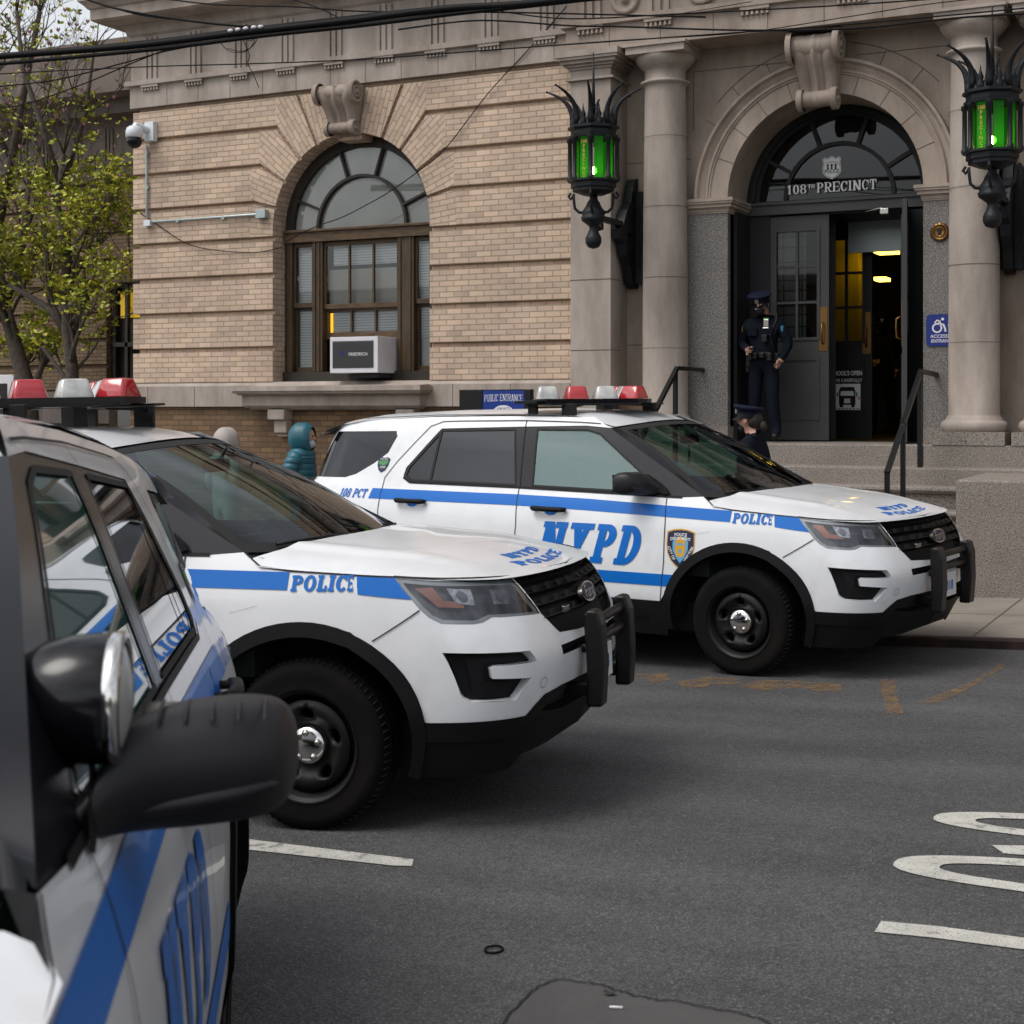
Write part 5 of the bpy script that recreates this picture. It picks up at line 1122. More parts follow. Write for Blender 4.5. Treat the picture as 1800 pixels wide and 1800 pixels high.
sans(b,'POLICE',.06,lambda x,y:(bc.x+x,DY+.0255,bc.z-.062+y),'doordark',bold=.02,width=.165); sans(b,'CITY OF NEW YORK',.03,lambda x,y:(bc.x+x,DY+.0255,bc.z+.052-x*x*2+y),'doordark',width=.15)
for x,h_ in ((-.045,.06),(0,.05),(.045,.06)): b.sheet([[(x-.012,-.02),(x-.008,.02),(x-.018,.03),(x,.045),(x+.018,.03),(x+.008,.02),(x+.012,-.02)]],[],lambda a_,c_:(bc.x+a_,DY+.0255,bc.z+.0+c_),'doordark',None)
b.build('badge_emblem',fp)
# side panels
b=MB(); b.box((DX-1.04,DY-.02,1.386),(DX-.80,DY+.06,4.0),'doordark'); b.box((DX-1.08,DY-.5,1.386),(DX-1.04,DY,4.0),'doordark'); b.build('side_panel',door)
b=MB(); b.box((DX+.72,DY-.0,1.386),(DX+1.04,DY+.06,4.0),'black'); b.build('side_panel',door)
# closed leaf: opening DX-.80 .. ~DX-.03
LX0,LX1=at(1337,600,DY).x,at(1457,600,DY).x
def leaf(name,x0,x1,y,m,f=None,parent=door,glass='doorglass',th=.05,nz=3):
    wd=x1-x0; b=MB(); hs=[]; sx0,sx1=x0+wd*.24,x1-wd*.17; z0,z1=2.58,3.80; cw=(sx1-sx0-.03)/2; rh=(z1-z0-.03*(nz-1))/nz
    for i in range(2):
        for j in range(nz): hs.append([(sx0+i*(cw+.03),z0+j*(rh+.03)),(sx0+i*(cw+.03)+cw,z0+j*(rh+.03)),(sx0+i*(cw+.03)+cw,z0+j*(rh+.03)+rh),(sx0+i*(cw+.03),z0+j*(rh+.03)+rh)])
    b.prism([(x0,1.40),(x1,1.40),(x1,3.99),(x0,3.99)],hs,y,y+th,m,f=f,back=True)
    for (a_,c_,d_,e_) in ((sx0-.03,sx1+.03,1.63,2.35),):
        fr=[(a_,d_),(c_,d_),(c_,e_),(a_,e_)]; b.prism(fr,[[(a_+.035,d_+.035),(c_-.035,d_+.035),(c_-.035,e_-.035),(a_+.035,e_-.035)]],y-.012,y+.001,m,f=f)
    b.prism([(sx0-.035,z0-.035),(sx1+.035,z0-.035),(sx1+.035,z1+.035),(sx0-.035,z1+.035)],[[(sx0,z0),(sx1,z0),(sx1,z1),(sx0,z1)]],y-.014,y+.001,m,f=f)
    o=b.build(name,parent)
    g=MB(); g.prism([(sx0,z0),(sx1,z0),(sx1,z1),(sx0,z1)],[],y+.02,y+.024,glass,f=f); g.build('door_pane',o)
    h=MB(); h.prism([(x1-.115,2.42),(x1-.015,2.42),(x1-.015,2.92),(x1-.115,2.92)],[],y-.006,y+.001,'brass',f=f)
    hp=[(x1-.065,y-.01,2.50),(x1-.065,y-.06,2.52),(x1-.065,y-.065,2.62),(x1-.065,y-.06,2.72),(x1-.065,y-.01,2.74)]
    h.tube([(f(*p) if f else p) for p in hp],.010,'brass',8); h.build('door_handle',o)
    return o
dl=leaf('door_leaf',LX0,LX1,DY+.0,'doorgrey')
bb=MB()
# leaded paper behind the closed leaf panes
M['leaded']=mat('pale_obscured_glass',(.20,.22,.20),.5,c2=(.12,.13,.12),nscale=2)
bb.box((LX0+.18,DY+.07,2.55),(LX0+.18+.34,DY+.075,3.82),'leaded')
for z in (2.7,2.84,3.0,3.12,3.24,3.45,3.62,3.74): bb.box((LX0+.18,DY+.064,z),(LX1-.2,DY+.069,z+.012),'gap')
for x in (LX0+.25,LX0+.47): bb.box((x,DY+.064,2.55),(x+.012,DY+.069,3.82),'gap')
bb.box((LX0+.1,DY+.3,1.4),(LX1,DY+.31,4),'lobbydark'); bb.build('leaded_light',dl)
# open leaf, swung out towards the street
OX=at(1590,600,DY).x; T_=Matrix.Translation((OX,DY-.02,0))@Matrix.Rotation(R(-79.5),4,'Z')
leaf('open_door_leaf',-0.0,.84,-.0,'doorgrey',f=lambda x,y,z:T_@Vector((x,y,z)))
# wait bar above opening, closer
b=MB(); p=at(1562,372,DY); b.tube([(p.x,DY-.12,p.z),(p.x-.05,DY-.13,p.z+.03),(p.x-.25,DY-.06,p.z+.005)],.010,'chromedull',8); b.box((p.x-.06,DY-.16,p.z-.04),(p.x+.03,DY-.06,p.z+.02),'chromedull'); b.build('door_closer',door,bevel=.01)
b=MB(); b.box((LX1,DY+.9,3.62),(OX,DY+.95,4.0),'pipe'); b.box((LX1,DY+.1,3.985),(OX,DY+.9,4.0),'doordark'); b.build('vestibule_transom',door)
# vestibule and lobby
IY=18.2; L0,L1_=at(1440,600,IY).x,at(1600,600,IY).x
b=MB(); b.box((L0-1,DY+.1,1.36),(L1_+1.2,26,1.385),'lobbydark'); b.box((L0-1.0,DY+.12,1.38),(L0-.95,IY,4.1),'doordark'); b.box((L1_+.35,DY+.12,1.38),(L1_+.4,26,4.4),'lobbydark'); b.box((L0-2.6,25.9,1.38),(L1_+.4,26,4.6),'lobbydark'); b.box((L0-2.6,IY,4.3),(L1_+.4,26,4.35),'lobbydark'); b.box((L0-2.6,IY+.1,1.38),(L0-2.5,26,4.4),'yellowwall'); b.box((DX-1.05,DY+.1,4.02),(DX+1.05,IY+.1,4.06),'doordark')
b.box((at(1519,600,21).x-3.,20.5,1.38),(at(1524,600,21).x,21,4.3),'yellowwall'); b.box((at(1524,600,21).x,23.5,1.38),(L1_+.4,23.6,3.4),'lobbydark'); b.build('lobby',door)
X0,X1=at(1452,600,IY).x,at(1533,600,IY).x
leaf('inner_door_leaf',X0-.12,X1,IY,'black',glass='doorglass')
b=MB(); b.box((L0-1,IY,3.99),(L1_+.5,IY+.1,4.3),'doordark'); b.box((L0-1,IY,1.38),(X0-.12,IY+.1,4.0),'doordark'); b.build('inner_frame',door)
for p0,p1,Y_ in ((at(1497,432,20.),at(1520,436,20.),20.),(at(1536,438,20.4),at(1568,448,20.4),20.4),(at(1536,487,23.),at(1553,488,23.),23.)):
    b=MB(); b.box((p0.x,Y_,p0.z-.05),(p1.x+.03,Y_+.34,p0.z+.0),'tube'); tag(b.build('ceiling_light',door))
# poster on the inner door
pz=IY-.02; a0=at(1459,638,pz);a1=at(1514,722,pz)
po=MB(); po.box((a0.x-.12,pz,a1.z),(a1.x,pz+.005,a0.z+.13),'black'); po.box((a0.x-.10,pz-.002,a1.z+.01),(a1.x-.01,pz,at(1460,675,pz).z),'whiteink')
cxp=(a0.x+a1.x)/2-.05
sans(po,"SCHOOL'S OPEN",.075,lambda x,y:(cxp+.05+x,pz-.003,at(1460,660,pz).z+y),'whiteink',bold=.03,width=.40)
sans(po,'DRIVE CAREFULLY',.055,lambda x,y:(cxp+.05+x,pz-.003,at(1460,671.5,pz).z+y),'whiteink',bold=.02,width=.40)
bz=at(1460,716,pz).z; V3=lambda x,z,d=.0035:(cxp+.07+x,pz-d,bz+z)
for pl in ([(-.10,.03),(-.10,.20),(-.08,.245),(.08,.245),(.10,.20),(.10,.03)],[(-.09,0),(-.05,0),(-.05,.04),(-.09,.04)],[(.05,0),(.09,0),(.09,.04),(.05,.04)],[(-.125,.13),(-.11,.13),(-.11,.18),(-.125,.18)],[(.11,.13),(.125,.13),(.125,.18),(.11,.18)],[(-.19,.02),(-.17,.02),(-.16,.09),(-.20,.09)]): po.sheet([pl],[],lambda x,z:V3(x,z),'black',None)
po.sheet([[(-.085,.14),(.085,.14),(.075,.195),(-.075,.195)]],[],lambda x,z:V3(x,z,.0045),'whiteink',None); po.sheet([[(-.04,.05),(.04,.05),(.035,.105),(-.035,.105)]],[],lambda x,z:V3(x,z,.0045),'whiteink',None)
po.sheet([arc(-.18,.105,.014,.014,0,360,10)[:-1]],[],lambda x,z:V3(x,z),'black',None); po.sheet([arc(.145,.11,.022,.022,0,360,12)[:-1]],[],lambda x,z:V3(x,z),'petal',None)
for i in range(9): po.sheet([[(-.21+i*.045,-.025),(-.19+i*.045,-.025),(-.165+i*.045,-.008),(-.185+i*.045,-.008)]],[],lambda x,z:V3(x,z),'black',None)
po=po.build('poster'); tag(po,'black and white school safety poster with a bus on the inner door','poster')
# ============================================================ LANTERNS
def lantern(X,Y,label,rot=0.):
    root=empty('wall_lantern',(X,Y,0),label,'lantern','green wall lanterns at the entrance')
    zb,zt=4.26,4.72; r=.265
    def ring(mb,prof,n=8): mb.lathe(prof,'iron',n=n,smooth=False,a0=R(22.5)+rot,a1=R(382.5)+rot)
    b=MB(); ring(b,[(0,zb-.16),(.12,zb-.16),(.20,zb-.13),(.23,zb-.12),(.23,zb-.09),(.25,zb-.08),(.25,zb-.03),(.285,zb-.02),(.285,zb+.0),(.0,zb+.0)])
    b.build('lantern_base',root); b=MB()
    ring(b,[(0,zt),(.27,zt),(.275,zt+.03),(.25,zt+.04),(.25,zt+.08),(.285,zt+.10),(.285,zt+.125),(.255,zt+.135),(.24,zt+.18),(.17,zt+.20),(.05,zt+.26),(0,zt+.28)])
    b.build('lantern_crown',root)
    for k in range(8):
        a=R(45*k)+rot+R(22.5); x,y=r*.98*math.cos(a),r*.98*math.sin(a)
        b=MB(); b.lathe([(.035,zb),(.035,zb+.03),(.024,zb+.04),(.024,zt-.05),(.035,zt-.04),(.035,zt+.0)],'iron',c=(x,y,0),n=10); b.build('colonnette',root)
        # curved horn
        b=MB(); pts=[];rr=[]
        for i in range(11):
            t=i/10; rad=.225+.02*math.sin(t*PI*.5)+ .27*t**2.6; pts.append((rad*math.cos(a),rad*math.sin(a),zt+.14+.44*(t**.8)*(1-.12*t))); rr.append(.030*(1-t)**.8+.008)
        b.tube(pts,rr,'iron',8); b.sphere(pts[-1],.014,'iron',8,6); b.build('horn',root)
        a2=a+R(22.5); b=MB(); x,y=.225*math.cos(a2),.225*math.sin(a2); b.lathe([(.03,zt+.12),(.045,zt+.17),(.02,zt+.20),(.034,zt+.23),(.014,zt+.28),(0,zt+.36)],'iron',c=(x,y,0),n=8); b.build('crown_point',root)
        g=MB(); aa=R(45*k)+rot-R(22.5); p=[(.215*math.cos(q),.215*math.sin(q)) for q in (aa+R(9),aa+R(36))]
        g.add([(p[0][0],p[0][1],zb),(p[1][0],p[1][1],zb),(p[1][0],p[1][1],zt),(p[0][0],p[0][1],zt)],[(0,1,2,3)],'greenglass'); gl=g.build('glass_panel',root)
        if k in (6,):
            g=MB(); u=Vector((p[1][0]-p[0][0],p[1][1]-p[0][1],0)).normalized(); c_=Vector(((p[0][0]+p[1][0])/2,(p[0][1]+p[1][1])/2,0)); nn=Vector((c_.x,c_.y,0)).normalized()*.004
            for j,ch in enumerate(['108']+list('PRECINCT')):
                z=zt-.075-j*.049; sans(g,ch,.055 if j==0 else .05,lambda x,y:c_+u*x+nn+Vector((0,0,z+y)),'goldletter',bold=.03)
            g.build('lantern_lettering',gl)
        # lower scroll arms
        b=MB(); 
        if k%2==0:
            sc2=[(.25,zb-.13),(.275,zb-.17),(.25,zb-.20),(.23,zb-.17),(.22,zb-.14),(.215,zb-.22),(.205,zb-.30),(.16,zb-.345),(.11,zb-.35)]
            b.tube([(q*math.cos(a),q*math.sin(a),z) for q,z in sc2],.016,'iron',7); b.build('scroll_arm',root)
    b=MB(); b.lathe([(.0,zb-.12),(.05,zb-.14),(.04,zb-.20),(.07,zb-.24),(.085,zb-.28),(.12,zb-.33),(.13,zb-.36),(.12,zb-.39),(.14,zb-.40),(.13,zb-.44),(.09,zb-.47),(.05,zb-.50),(.045,zb-.53),(.06,zb-.57),(.085,zb-.62),(.09,zb-.635),(.088,zb-.65),(.09,zb-.66),(.085,zb-.69),(.06,zb-.73),(.0,zb-.75)],'iron',n=20); b.build('finial',root)
    b=MB(); b.tube([(0,0,zt+.2),(0,0,zt+.95)],[.028,.006],'iron',8); b.lathe([(.0,zt+.30),(.035,zt+.33),(.0,zt+.36)],'iron',n=8); b.build('spire',root)
    b=MB(); b.sphere((0,0,zb+.11),.040,'bulb',10,8); b.build('bulb',root)
    # bracket to the wall (wall at local y = WY-Y)
    wy=WY-Y
    b=MB(); b.box((-.035,0,zb-.42),(.035,wy,zb-.36),'iron'); b.box((-.13,wy-.09,zb-1.05),(.13,wy,zb+.02),'iron')
    b.prism([(wy-.10,zb+.16),(wy-.18,zb+.02),(wy-.22,zb-.12),(wy-.34,zb-.22),(wy-.42,zb-.34),(wy-.45,zb-.40),(wy-.56,zb-.46),(wy-.52,zb-.56),(wy-.40,zb-.62),(wy-.36,zb-.74),(wy-.24,zb-.86),(wy-.16,zb-1.05),(wy-.10,zb-1.10),(wy-.0,zb-1.10),(wy-.0,zb+.18)],[[(wy-.33,zb-.47),(wy-.2,zb-.50),(wy-.2,zb-.62),(wy-.30,zb-.60)]],-.05,.05,'iron',f=lambda x,y,z:(y,x,z),back=True)
    b.tube([(0,.12,zb-.44),(0,.16,zb-.52),(0,.24,zb-.50),(0,.24,zb-.44)],.02,'iron',7); b.build('wall_bracket',root)
    return root
lantern(-6.60,15.30,'green lit iron lantern hung between the brick wall and the first porch column',rot=R(-6))
lantern(-2.38,15.30,'green lit iron lantern at the right edge, in front of the right hand column',rot=R(-20))
# ============================================================ HANDRAILS
def rail(p_top,p_knee,p_low,base_z,Xw,label):
    b=MB(); s_=.022
    def bar(p,q):
        p,q=Vector(p),Vector(q); d=(q-p).normalized(); a=d.cross(Vector((1,0,0))).normalized()*s_; c=Vector((1,0,0))*s_
        b.add([p+a+c,p+a-c,p-a-c,p-a+c,q+a+c,q+a-c,q-a-c,q-a+c],[(0,1,2,3),(4,7,6,5),(0,4,5,1),(1,5,6,2),(2,6,7,3),(3,7,4,0)],'black')
    bar(p_top,p_knee); bar(p_knee,p_low)
    r=empty('handrail',(0,0,0),label,'handrail','black handrails on the steps')
    b.build('rail',r)
    for (x,y,z0,z1) in base_z:
        b=MB(); b.box((x-s_,y-s_,z0),(x+s_,y+s_,z1),'black'); b.build('post',r)
    return r
LX=-5.62
kn=at(1190,663,15.55); kx=kn.x
rail((kx,16.42,2.20),(kx,15.55,2.20),(kx,14.25,1.28),[(kx,15.50,.99,2.19),(kx,14.28,.33,1.29)],0,'black handrail on the left of the steps, behind the light bar of the parked car')
kn=at(1617,658,15.55); kx2=kn.x
rail((kx2+.0,16.42,2.12),(kx2,15.60,2.14),(kx2-.0,14.05,1.16),[(kx2,15.55,1.16,2.13),(kx2,14.75,.55,1.66),(kx2,14.07,.1,1.18)],0,'black handrail at the right side of the steps, in front of the open door')
# ============================================================ SIGNS
def board(name,c0,c1,Y,m,th=.02):
    a,b_=at(*c0,Y),at(*c1,Y); return a,b_
a,c_=at(1628,553,WY-.11),at(1672,608,WY-.11); x0,x1,z0,z1=a.x,a.x+.36,c_.z,a.z
s=MB(); rp=arc((x0+x1)/2,(z0+z1)/2,(x1-x0)/2,(z1-z0)/2,0,360,40,p=9)[:-1]; s.prism(rp,[],WY-.115,WY-.103,'signblue')
cx,cz=(x0+x1)/2-.02,z1-.12; F=lambda x,z:(x,WY-.1165,z)
rr=arc(cx-.045,cz-.025,.045,.045,60,400,16); s.sheet([band(rr,.016)],[],F,'whiteink',None)
s.sheet([band([(cx-.03,cz+.05),(cx-.005,cz+.015),(cx+.02,cz+.01),(cx+.04,cz-.04),(cx+.04,cz-.065)],.018)],[],F,'whiteink',None); s.sheet([band([(cx-.07,cz+.03),(cx-.045,cz+.058),(cx-.01,cz+.045)],.014)],[],F,'whiteink',None)
s.sheet([arc(cx+.012,cz+.068,.015,.015,0,360,12)[:-1]],[],F,'whiteink',None); s.sheet([band([(cx+.065,cz-.0),(cx+.135,cz-.0)],.012)],[],F,'whiteink',None); s.sheet([band([(cx+.11,cz+.025),(cx+.14,cz),(cx+.11,cz-.025)],.012)],[],F,'whiteink',None)
sans(s,'ACCESSIBLE',.05,lambda x,y:F((x0+x1)/2+x,z0+.088+y),'whiteink',width=.27,bold=.01); sans(s,'ENTRANCE',.05,lambda x,y:F((x0+x1)/2-.01+x,z0+.038+y),'whiteink',width=.23,bold=.01)
tag(s.build('accessible_entrance_sign'),'blue accessible entrance sign with wheelchair symbol on the grey granite pier','sign')
md=at(1652,408,WY-.10); s=MB(); s.lathe([(0,-.018),(.075,-.018),(.078,-.024),(.082,-.018),(.098,-.018),(.10,0)],'brass',c=(md.x,WY-.102,md.z),axis='Y',n=32)
for k in range(14): a_=2*PI*k/14; s.box((md.x+.088*math.cos(a_)-.005,WY-.124,md.z+.088*math.sin(a_)-.006),(md.x+.088*math.cos(a_)+.005,WY-.119,md.z+.088*math.sin(a_)+.006),'gap')
s.lathe([(.045,-.022),(.05,-.028),(.055,-.022)],'brass',c=(md.x,WY-.102,md.z),axis='Y',n=24); s.box((md.x-.02,WY-.126,md.z-.03),(md.x+.02,WY-.12,md.z+.03),'gap')
tag(s.build('bronze_medallion'),'round bronze medallion on the granite pier above the blue sign','plaque')
# freestanding notice board
NY=14.6; r=empty('notice_board',(0,0,0),'black notice board with blue public entrance sign behind the parked car roof','sign')
a,c_=at(807,685,NY),at(933,725,NY); p0,p1=at(848,688,NY),at(921,725,NY)
s=MB(); s.box((a.x,NY,a.z-.75),(p0.x,NY+.08,a.z),'black'); s.box((p0.x,NY+.02,a.z-.75),(c_.x,NY+.08,a.z-.0),'black'); s.box((p1.x,NY,a.z-.75),(c_.x,NY+.02,a.z),'black'); s.box((a.x+.04,NY,-.1),(a.x+.12,NY+.08,a.z-.7),'black'); s.box((c_.x-.12,NY,-.1),(c_.x-.04,NY+.08,a.z-.7),'black'); s.build('board_frame',r,bevel=.006)
s=MB(); s.box((p0.x,NY+.008,a.z-.70),(p1.x,NY+.02,a.z-.012),'signblue2'); mx_=(p0.x+p1.x)/2
G=lambda x,z:(x,NY+.006,z); 
t_=MB(); tot=slab(MB(),'PUBLIC ENTRANCE',lambda x,y:(0,0,0),'whiteink',.075,0,width=p1.x-p0.x-.04,w=.12,h=.06,s=.07,sp=.12,res=None); wd=p1.x-p0.x-.04
slab(t_,'PUBLIC ENTRANCE',lambda x,y:G(p0.x+.02+x,a.z-.125+y-.16*(x-wd/2)**2),'whiteink',.075,0,width=wd,w=.13,h=.07,s=.07,sp=.12,res=None)
t_.sheet([arc(mx_,a.z-.24,.12,.07,0,360,30)[:-1]],[],G,'whiteink',None); sans(t_,'108 PCT',.06,lambda x,y:(mx_+x,NY+.0045,a.z-.235+y),'signblue2',width=.15)
s.build('blue_panel',r); t_.build('board_lettering',r)
# ============================================================ AIR CONDITIONER
ac=empty('air_conditioner',(0,0,0),'white boxy air conditioner hanging out of the arched window','air conditioner')
p,q=at(580,593,16.02),at(664,655,16.02); x0,x1,z0,z1=p.x,q.x,q.z,p.z; YF=16.02
s=MB(); s.box((x0,YF,z0),(x1,W0+.12,z1),'acwhite'); s.box((x0-.10,W0-.02,z0-.02),(x0+.02,W0+.0,z1),'acwhite'); s.build('casing',ac,bevel=.006)
s=MB(); s.prism([(x0+.04,z0+.06),(x1-.06,z0+.06),(x1-.06,z1-.05),(x0+.04,z1-.05)],[],YF-.004,YF+.01,'acgrille')
for i in range(26): zz=z0+.07+i*(z1-z0-.13)/26; s.box((x0+.045,YF-.008,zz),(x1-.065,YF-.004,zz+.005),'doorgrey')
s.build('grille',ac)
s=MB(); sans(s,'FRIEDRICH',.055,lambda x,y:((x0+x1)/2+.07+x,YF-.010,(z0+z1)/2-.01+y),'whiteink',bold=.008,width=.27); s.sheet([band(arc(x0+.18,(z0+z1)/2+.01,.028,.036,-60,200,10),.014)],[],lambda x,z:(x,YF-.010,z),'signblue2',None); s.build('maker_lettering',ac)
s=MB(); s.box((x0+.3,YF+.05,z0-.06),(x1-.02,W0+.1,z0-.005),'gap'); s.build('support',ac)
# ============================================================ SURVEILLANCE CAMERA
cm=empty('surveillance_camera',(0,0,0),'white dome surveillance camera with conduit on the corner of the brick wall','camera')
p=at(260,232,16.1); s=MB(); s.box((p.x-.07,BY-.09,p.z-.12),(p.x+.08,BY,p.z+.14),'camwhite'); d=at(238,228,15.95)
s.tube([(p.x,BY-.05,p.z+.02),(p.x-.06,BY-.14,p.z+.05),(d.x+.02,BY-.27,p.z+.06),(d.x,BY-.27,p.z+.02)],[.05,.05,.05,.06],'camwhite',14); s.build('mount',cm,bevel=.01)
s=MB(); s.lathe([(0,.06),(.07,.055),(.10,.03),(.115,-.01),(.115,-.09),(.10,-.10),(0,-.10)],'camwhite',c=(d.x,BY-.27,p.z),n=24); s.build('camera_housing',cm)
s=MB(); s.sphere((d.x,BY-.27,p.z-.14),.104,'gloss',20,12); s.build('camera_dome',cm)
def brickp(x,y,o=.03): v=at(x,y,BY); return (v.x,BY-o,v.z)
s=MB(); s.tube([brickp(260,255),brickp(261,385)],.018,'pipe',8); s.tube([brickp(264,391),brickp(460,377)],.018,'pipe',8)
e=brickp(263,393); s.box((e[0]-.05,BY-.07,e[2]-.04),(e[0]+.06,BY,e[2]+.04),'camwhite'); e=brickp(463,377); s.box((e[0]-.07,BY-.08,e[2]-.055),(e[0]+.08,BY,e[2]+.055),'pipe')
for q in ((260,270),(261,330),(315,388),(395,383)): e=brickp(*q); s.box((e[0]-.025,BY-.045,e[2]-.025),(e[0]+.025,BY,e[2]+.025),'pipe')
s.build('conduit',cm,bevel=.004)
def wire(name,pts,rad,label,cat='cable',group=None,n=6,fn=None):
    b=MB(); P=[Vector(p) for p in pts]; o=[]
    for i in range(len(P)-1):
        p0=P[max(i-1,0)];p1=P[i];p2=P[i+1];p3=P[min(i+2,len(P)-1)]
        for k in range(6):
            t=k/6; o.append(.5*((2*p1)+(-p0+p2)*t+(2*p0-5*p1+4*p2-p3)*t*t+(-p0+3*p1-3*p2+p3)*t**3))
    o.append(P[-1]); b.tube(o,rad,'cable',n); return tag(b.build(name),label,cat,group)
wire('loose_wire',[brickp(248,375,.01),brickp(285,400,.02),brickp(330,428,.03),brickp(380,440,.03),brickp(450,444,.02),brickp(497,435,.02)],.0062,'thin loose wire sagging across the brick below the white conduit','wire')
wire('loose_wire',[brickp(505,425,.03),brickp(560,402,.12),brickp(610,385,.14),brickp(650,365,.14),brickp(690,340,.1),brickp(740,302,.06),brickp(785,262,.03),brickp(860,165,.03),brickp(940,80,.05),brickp(1006,5,.05)],.0062,'thin wire crossing in front of the arched window up to the frieze','wire')
# ============================================================ OVERHEAD CABLES (on the pole line at the curb)
CY=11.6
def W_(pts,rad,label,Y=CY,dy=0.,group='overhead cables'):
    p0,p1=at(*pts[0],Y),at(*pts[-1],Y+dy); n=len(pts); out=[]
    for i,q in enumerate(pts): out.append(at(*q,Y+dy*i/(n-1)))
    return wire('overhead_cable',out,rad,label,'cable',group)
W_([(-200,118),(0,99),(240,80),(420,58),(600,38),(780,16),(900,9),(1010,-2),(1200,-20)],.034,'thickest black cable bundle crossing the top left of the facade')
W_([(-200,125),(0,112),(220,92),(330,80),(470,62),(640,44),(800,24),(950,8),(1150,-15)],.020,'second thick cable hanging just below the thickest bundle')
W_([(-200,114),(0,97),(250,74),(420,53),(600,32),(780,13),(900,7),(1100,-8)],.017,'cable twisted along the upper side of the thick bundle')
W_([(130,-10),(200,14),(300,32),(400,44),(500,50)],.012,'dark cable slanting down from the top left to the bundle')
W_([(140,-6),(240,25),(330,36),(420,46)],.0075,'thin cable just below the slanting dark one')
W_([(290,-2),(380,8),(520,12),(640,20),(900,22),(1240,30)],.0075,'thin cable running almost level above the bundle')
W_([(500,-6),(560,14),(600,34)],.0062,'short thin cable dropping steeply to the bundle above the window')
W_([(-100,140),(0,130),(240,118),(440,112),(640,104),(900,85),(1200,64),(1500,42),(1900,5)],.0062,'long thin wire rising from the left edge across the frieze')
W_([(-60,160),(0,152),(100,140),(220,110),(300,88),(420,68)],.0075,'wire running from the tree up into the bundle')
W_([(-60,190),(30,186),(140,150),(230,112),(300,84)],.0062,'lower wire through the tree branches')
W_([(700,52),(840,36),(1000,45),(1100,47),(1300,53),(1500,50),(1700,30),(1900,20)],.008,'black wire sagging across the top of the porch')
W_([(900,85),(1100,70),(1300,58),(1500,28),(1650,5),(1900,-20)],.004,'thin wire above the porch columns')
W_([(880,20),(1000,33),(1200,24),(1500,8),(1800,-14)],.0062,'thin wire crossing the round stone rosettes')
W_([(400,85),(425,90),(445,80),(455,60),(440,72),(425,62),(438,95),(436,112),(445,130),(455,154)],.004,'tangled loose wire end dangling below the bundle')
W_([(380,64),(400,88),(425,92),(440,84),(450,66)],.004,'loop of thin wire hanging under the bundle')
W_([(1160,30),(1320,3)],.003,'short thin wire near the dark panel at the top')
# cable clamps
b=MB()
for q in ((405,54),(418,52),(432,50),(446,48),(458,47)): v=at(*q,CY-.03); b.sphere(v,.022,'acwhite',8,6,sc_=(1.4,1,.8))
tag(b.build('cable_clamp'),'cluster of shiny metal clamps on the cable bundle','clamp')
# ============================================================ LEFT WING
WG=21.2; wing=empty('rear_wing',(0,0,0),'shaded brick wing with hipped brown roof set back behind the tree','building')
b=MB(); wx=at(187,560,WG).x
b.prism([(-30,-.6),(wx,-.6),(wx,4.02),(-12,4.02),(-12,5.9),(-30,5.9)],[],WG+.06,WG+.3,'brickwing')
for k in range(8):
    zt,zb=JZ[k]-.065,JZ[k+1]; xe=-12 if zb>3.99 else wx
    if k==3: xe=-12
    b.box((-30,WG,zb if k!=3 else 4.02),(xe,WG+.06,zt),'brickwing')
b.build('wing_wall',wing)
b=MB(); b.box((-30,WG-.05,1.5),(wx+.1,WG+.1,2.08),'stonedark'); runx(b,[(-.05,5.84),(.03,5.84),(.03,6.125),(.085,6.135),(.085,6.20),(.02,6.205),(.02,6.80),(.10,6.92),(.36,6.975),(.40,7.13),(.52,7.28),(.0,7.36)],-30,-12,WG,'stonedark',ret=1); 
for X in [-29+i*.735*1.0 for i in range(24)]:
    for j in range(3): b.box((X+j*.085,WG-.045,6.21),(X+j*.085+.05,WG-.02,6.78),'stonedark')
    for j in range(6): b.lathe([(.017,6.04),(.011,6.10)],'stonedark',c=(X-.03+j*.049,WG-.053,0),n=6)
b.build('wing_entablature',wing)
b=MB()
for i,ang in enumerate((-14,-7,0,7,14)):
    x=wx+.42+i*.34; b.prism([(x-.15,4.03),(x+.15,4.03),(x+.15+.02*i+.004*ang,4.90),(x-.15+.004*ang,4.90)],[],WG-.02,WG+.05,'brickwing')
b.build('flat_arch',wing)
b=MB(); b.box((wx,WG+.25,1.9),(-12,WG+.3,4.02),'lobbydark'); b.box((wx,WG+.12,2.1),(wx+.10,WG+.2,4.02),'darkwood'); 
for q in (225,): X=at(q,520,WG+.15).x; b.box((X-.03,WG+.1,2.1),(X+.03,WG+.18,4.0),'darkwood')
b.box((wx,WG+.12,3.95),(-12,WG+.2,4.05),'darkwood'); b.box((wx,WG+.1,2.88),(-12,WG+.2,2.96),'darkwood'); b.build('wing_window_frame',wing)
M['litpane']=mat('lit_window_pane',(.45,.30,.02),.6,emit=(.62,.38,.02),estr=.35)
b=MB(); p,q=at(212,515,WG+.2),at(300,556,WG+.2); b.box((p.x,WG+.2,q.z),(q.x,WG+.21,p.z),'litpane'); b.build('lit_window_pane',wing)
b=MB(); b.add([(-34,WG-.6,7.3),(-13.7,WG-.6,7.3),(-13.7,WG+2.,8.25),(-16.9,WG+6,10.3),(-34,WG+6,10.3)],[(0,1,2,3,4)],'roof'); b.add([(-34,WG-.6,7.3),(-13.7,WG-.6,7.3),(-13.7,WG-.55,7.2),(-34,WG-.55,7.2)],[(0,1,2,3)],'roof'); b.build('wing_roof',wing)
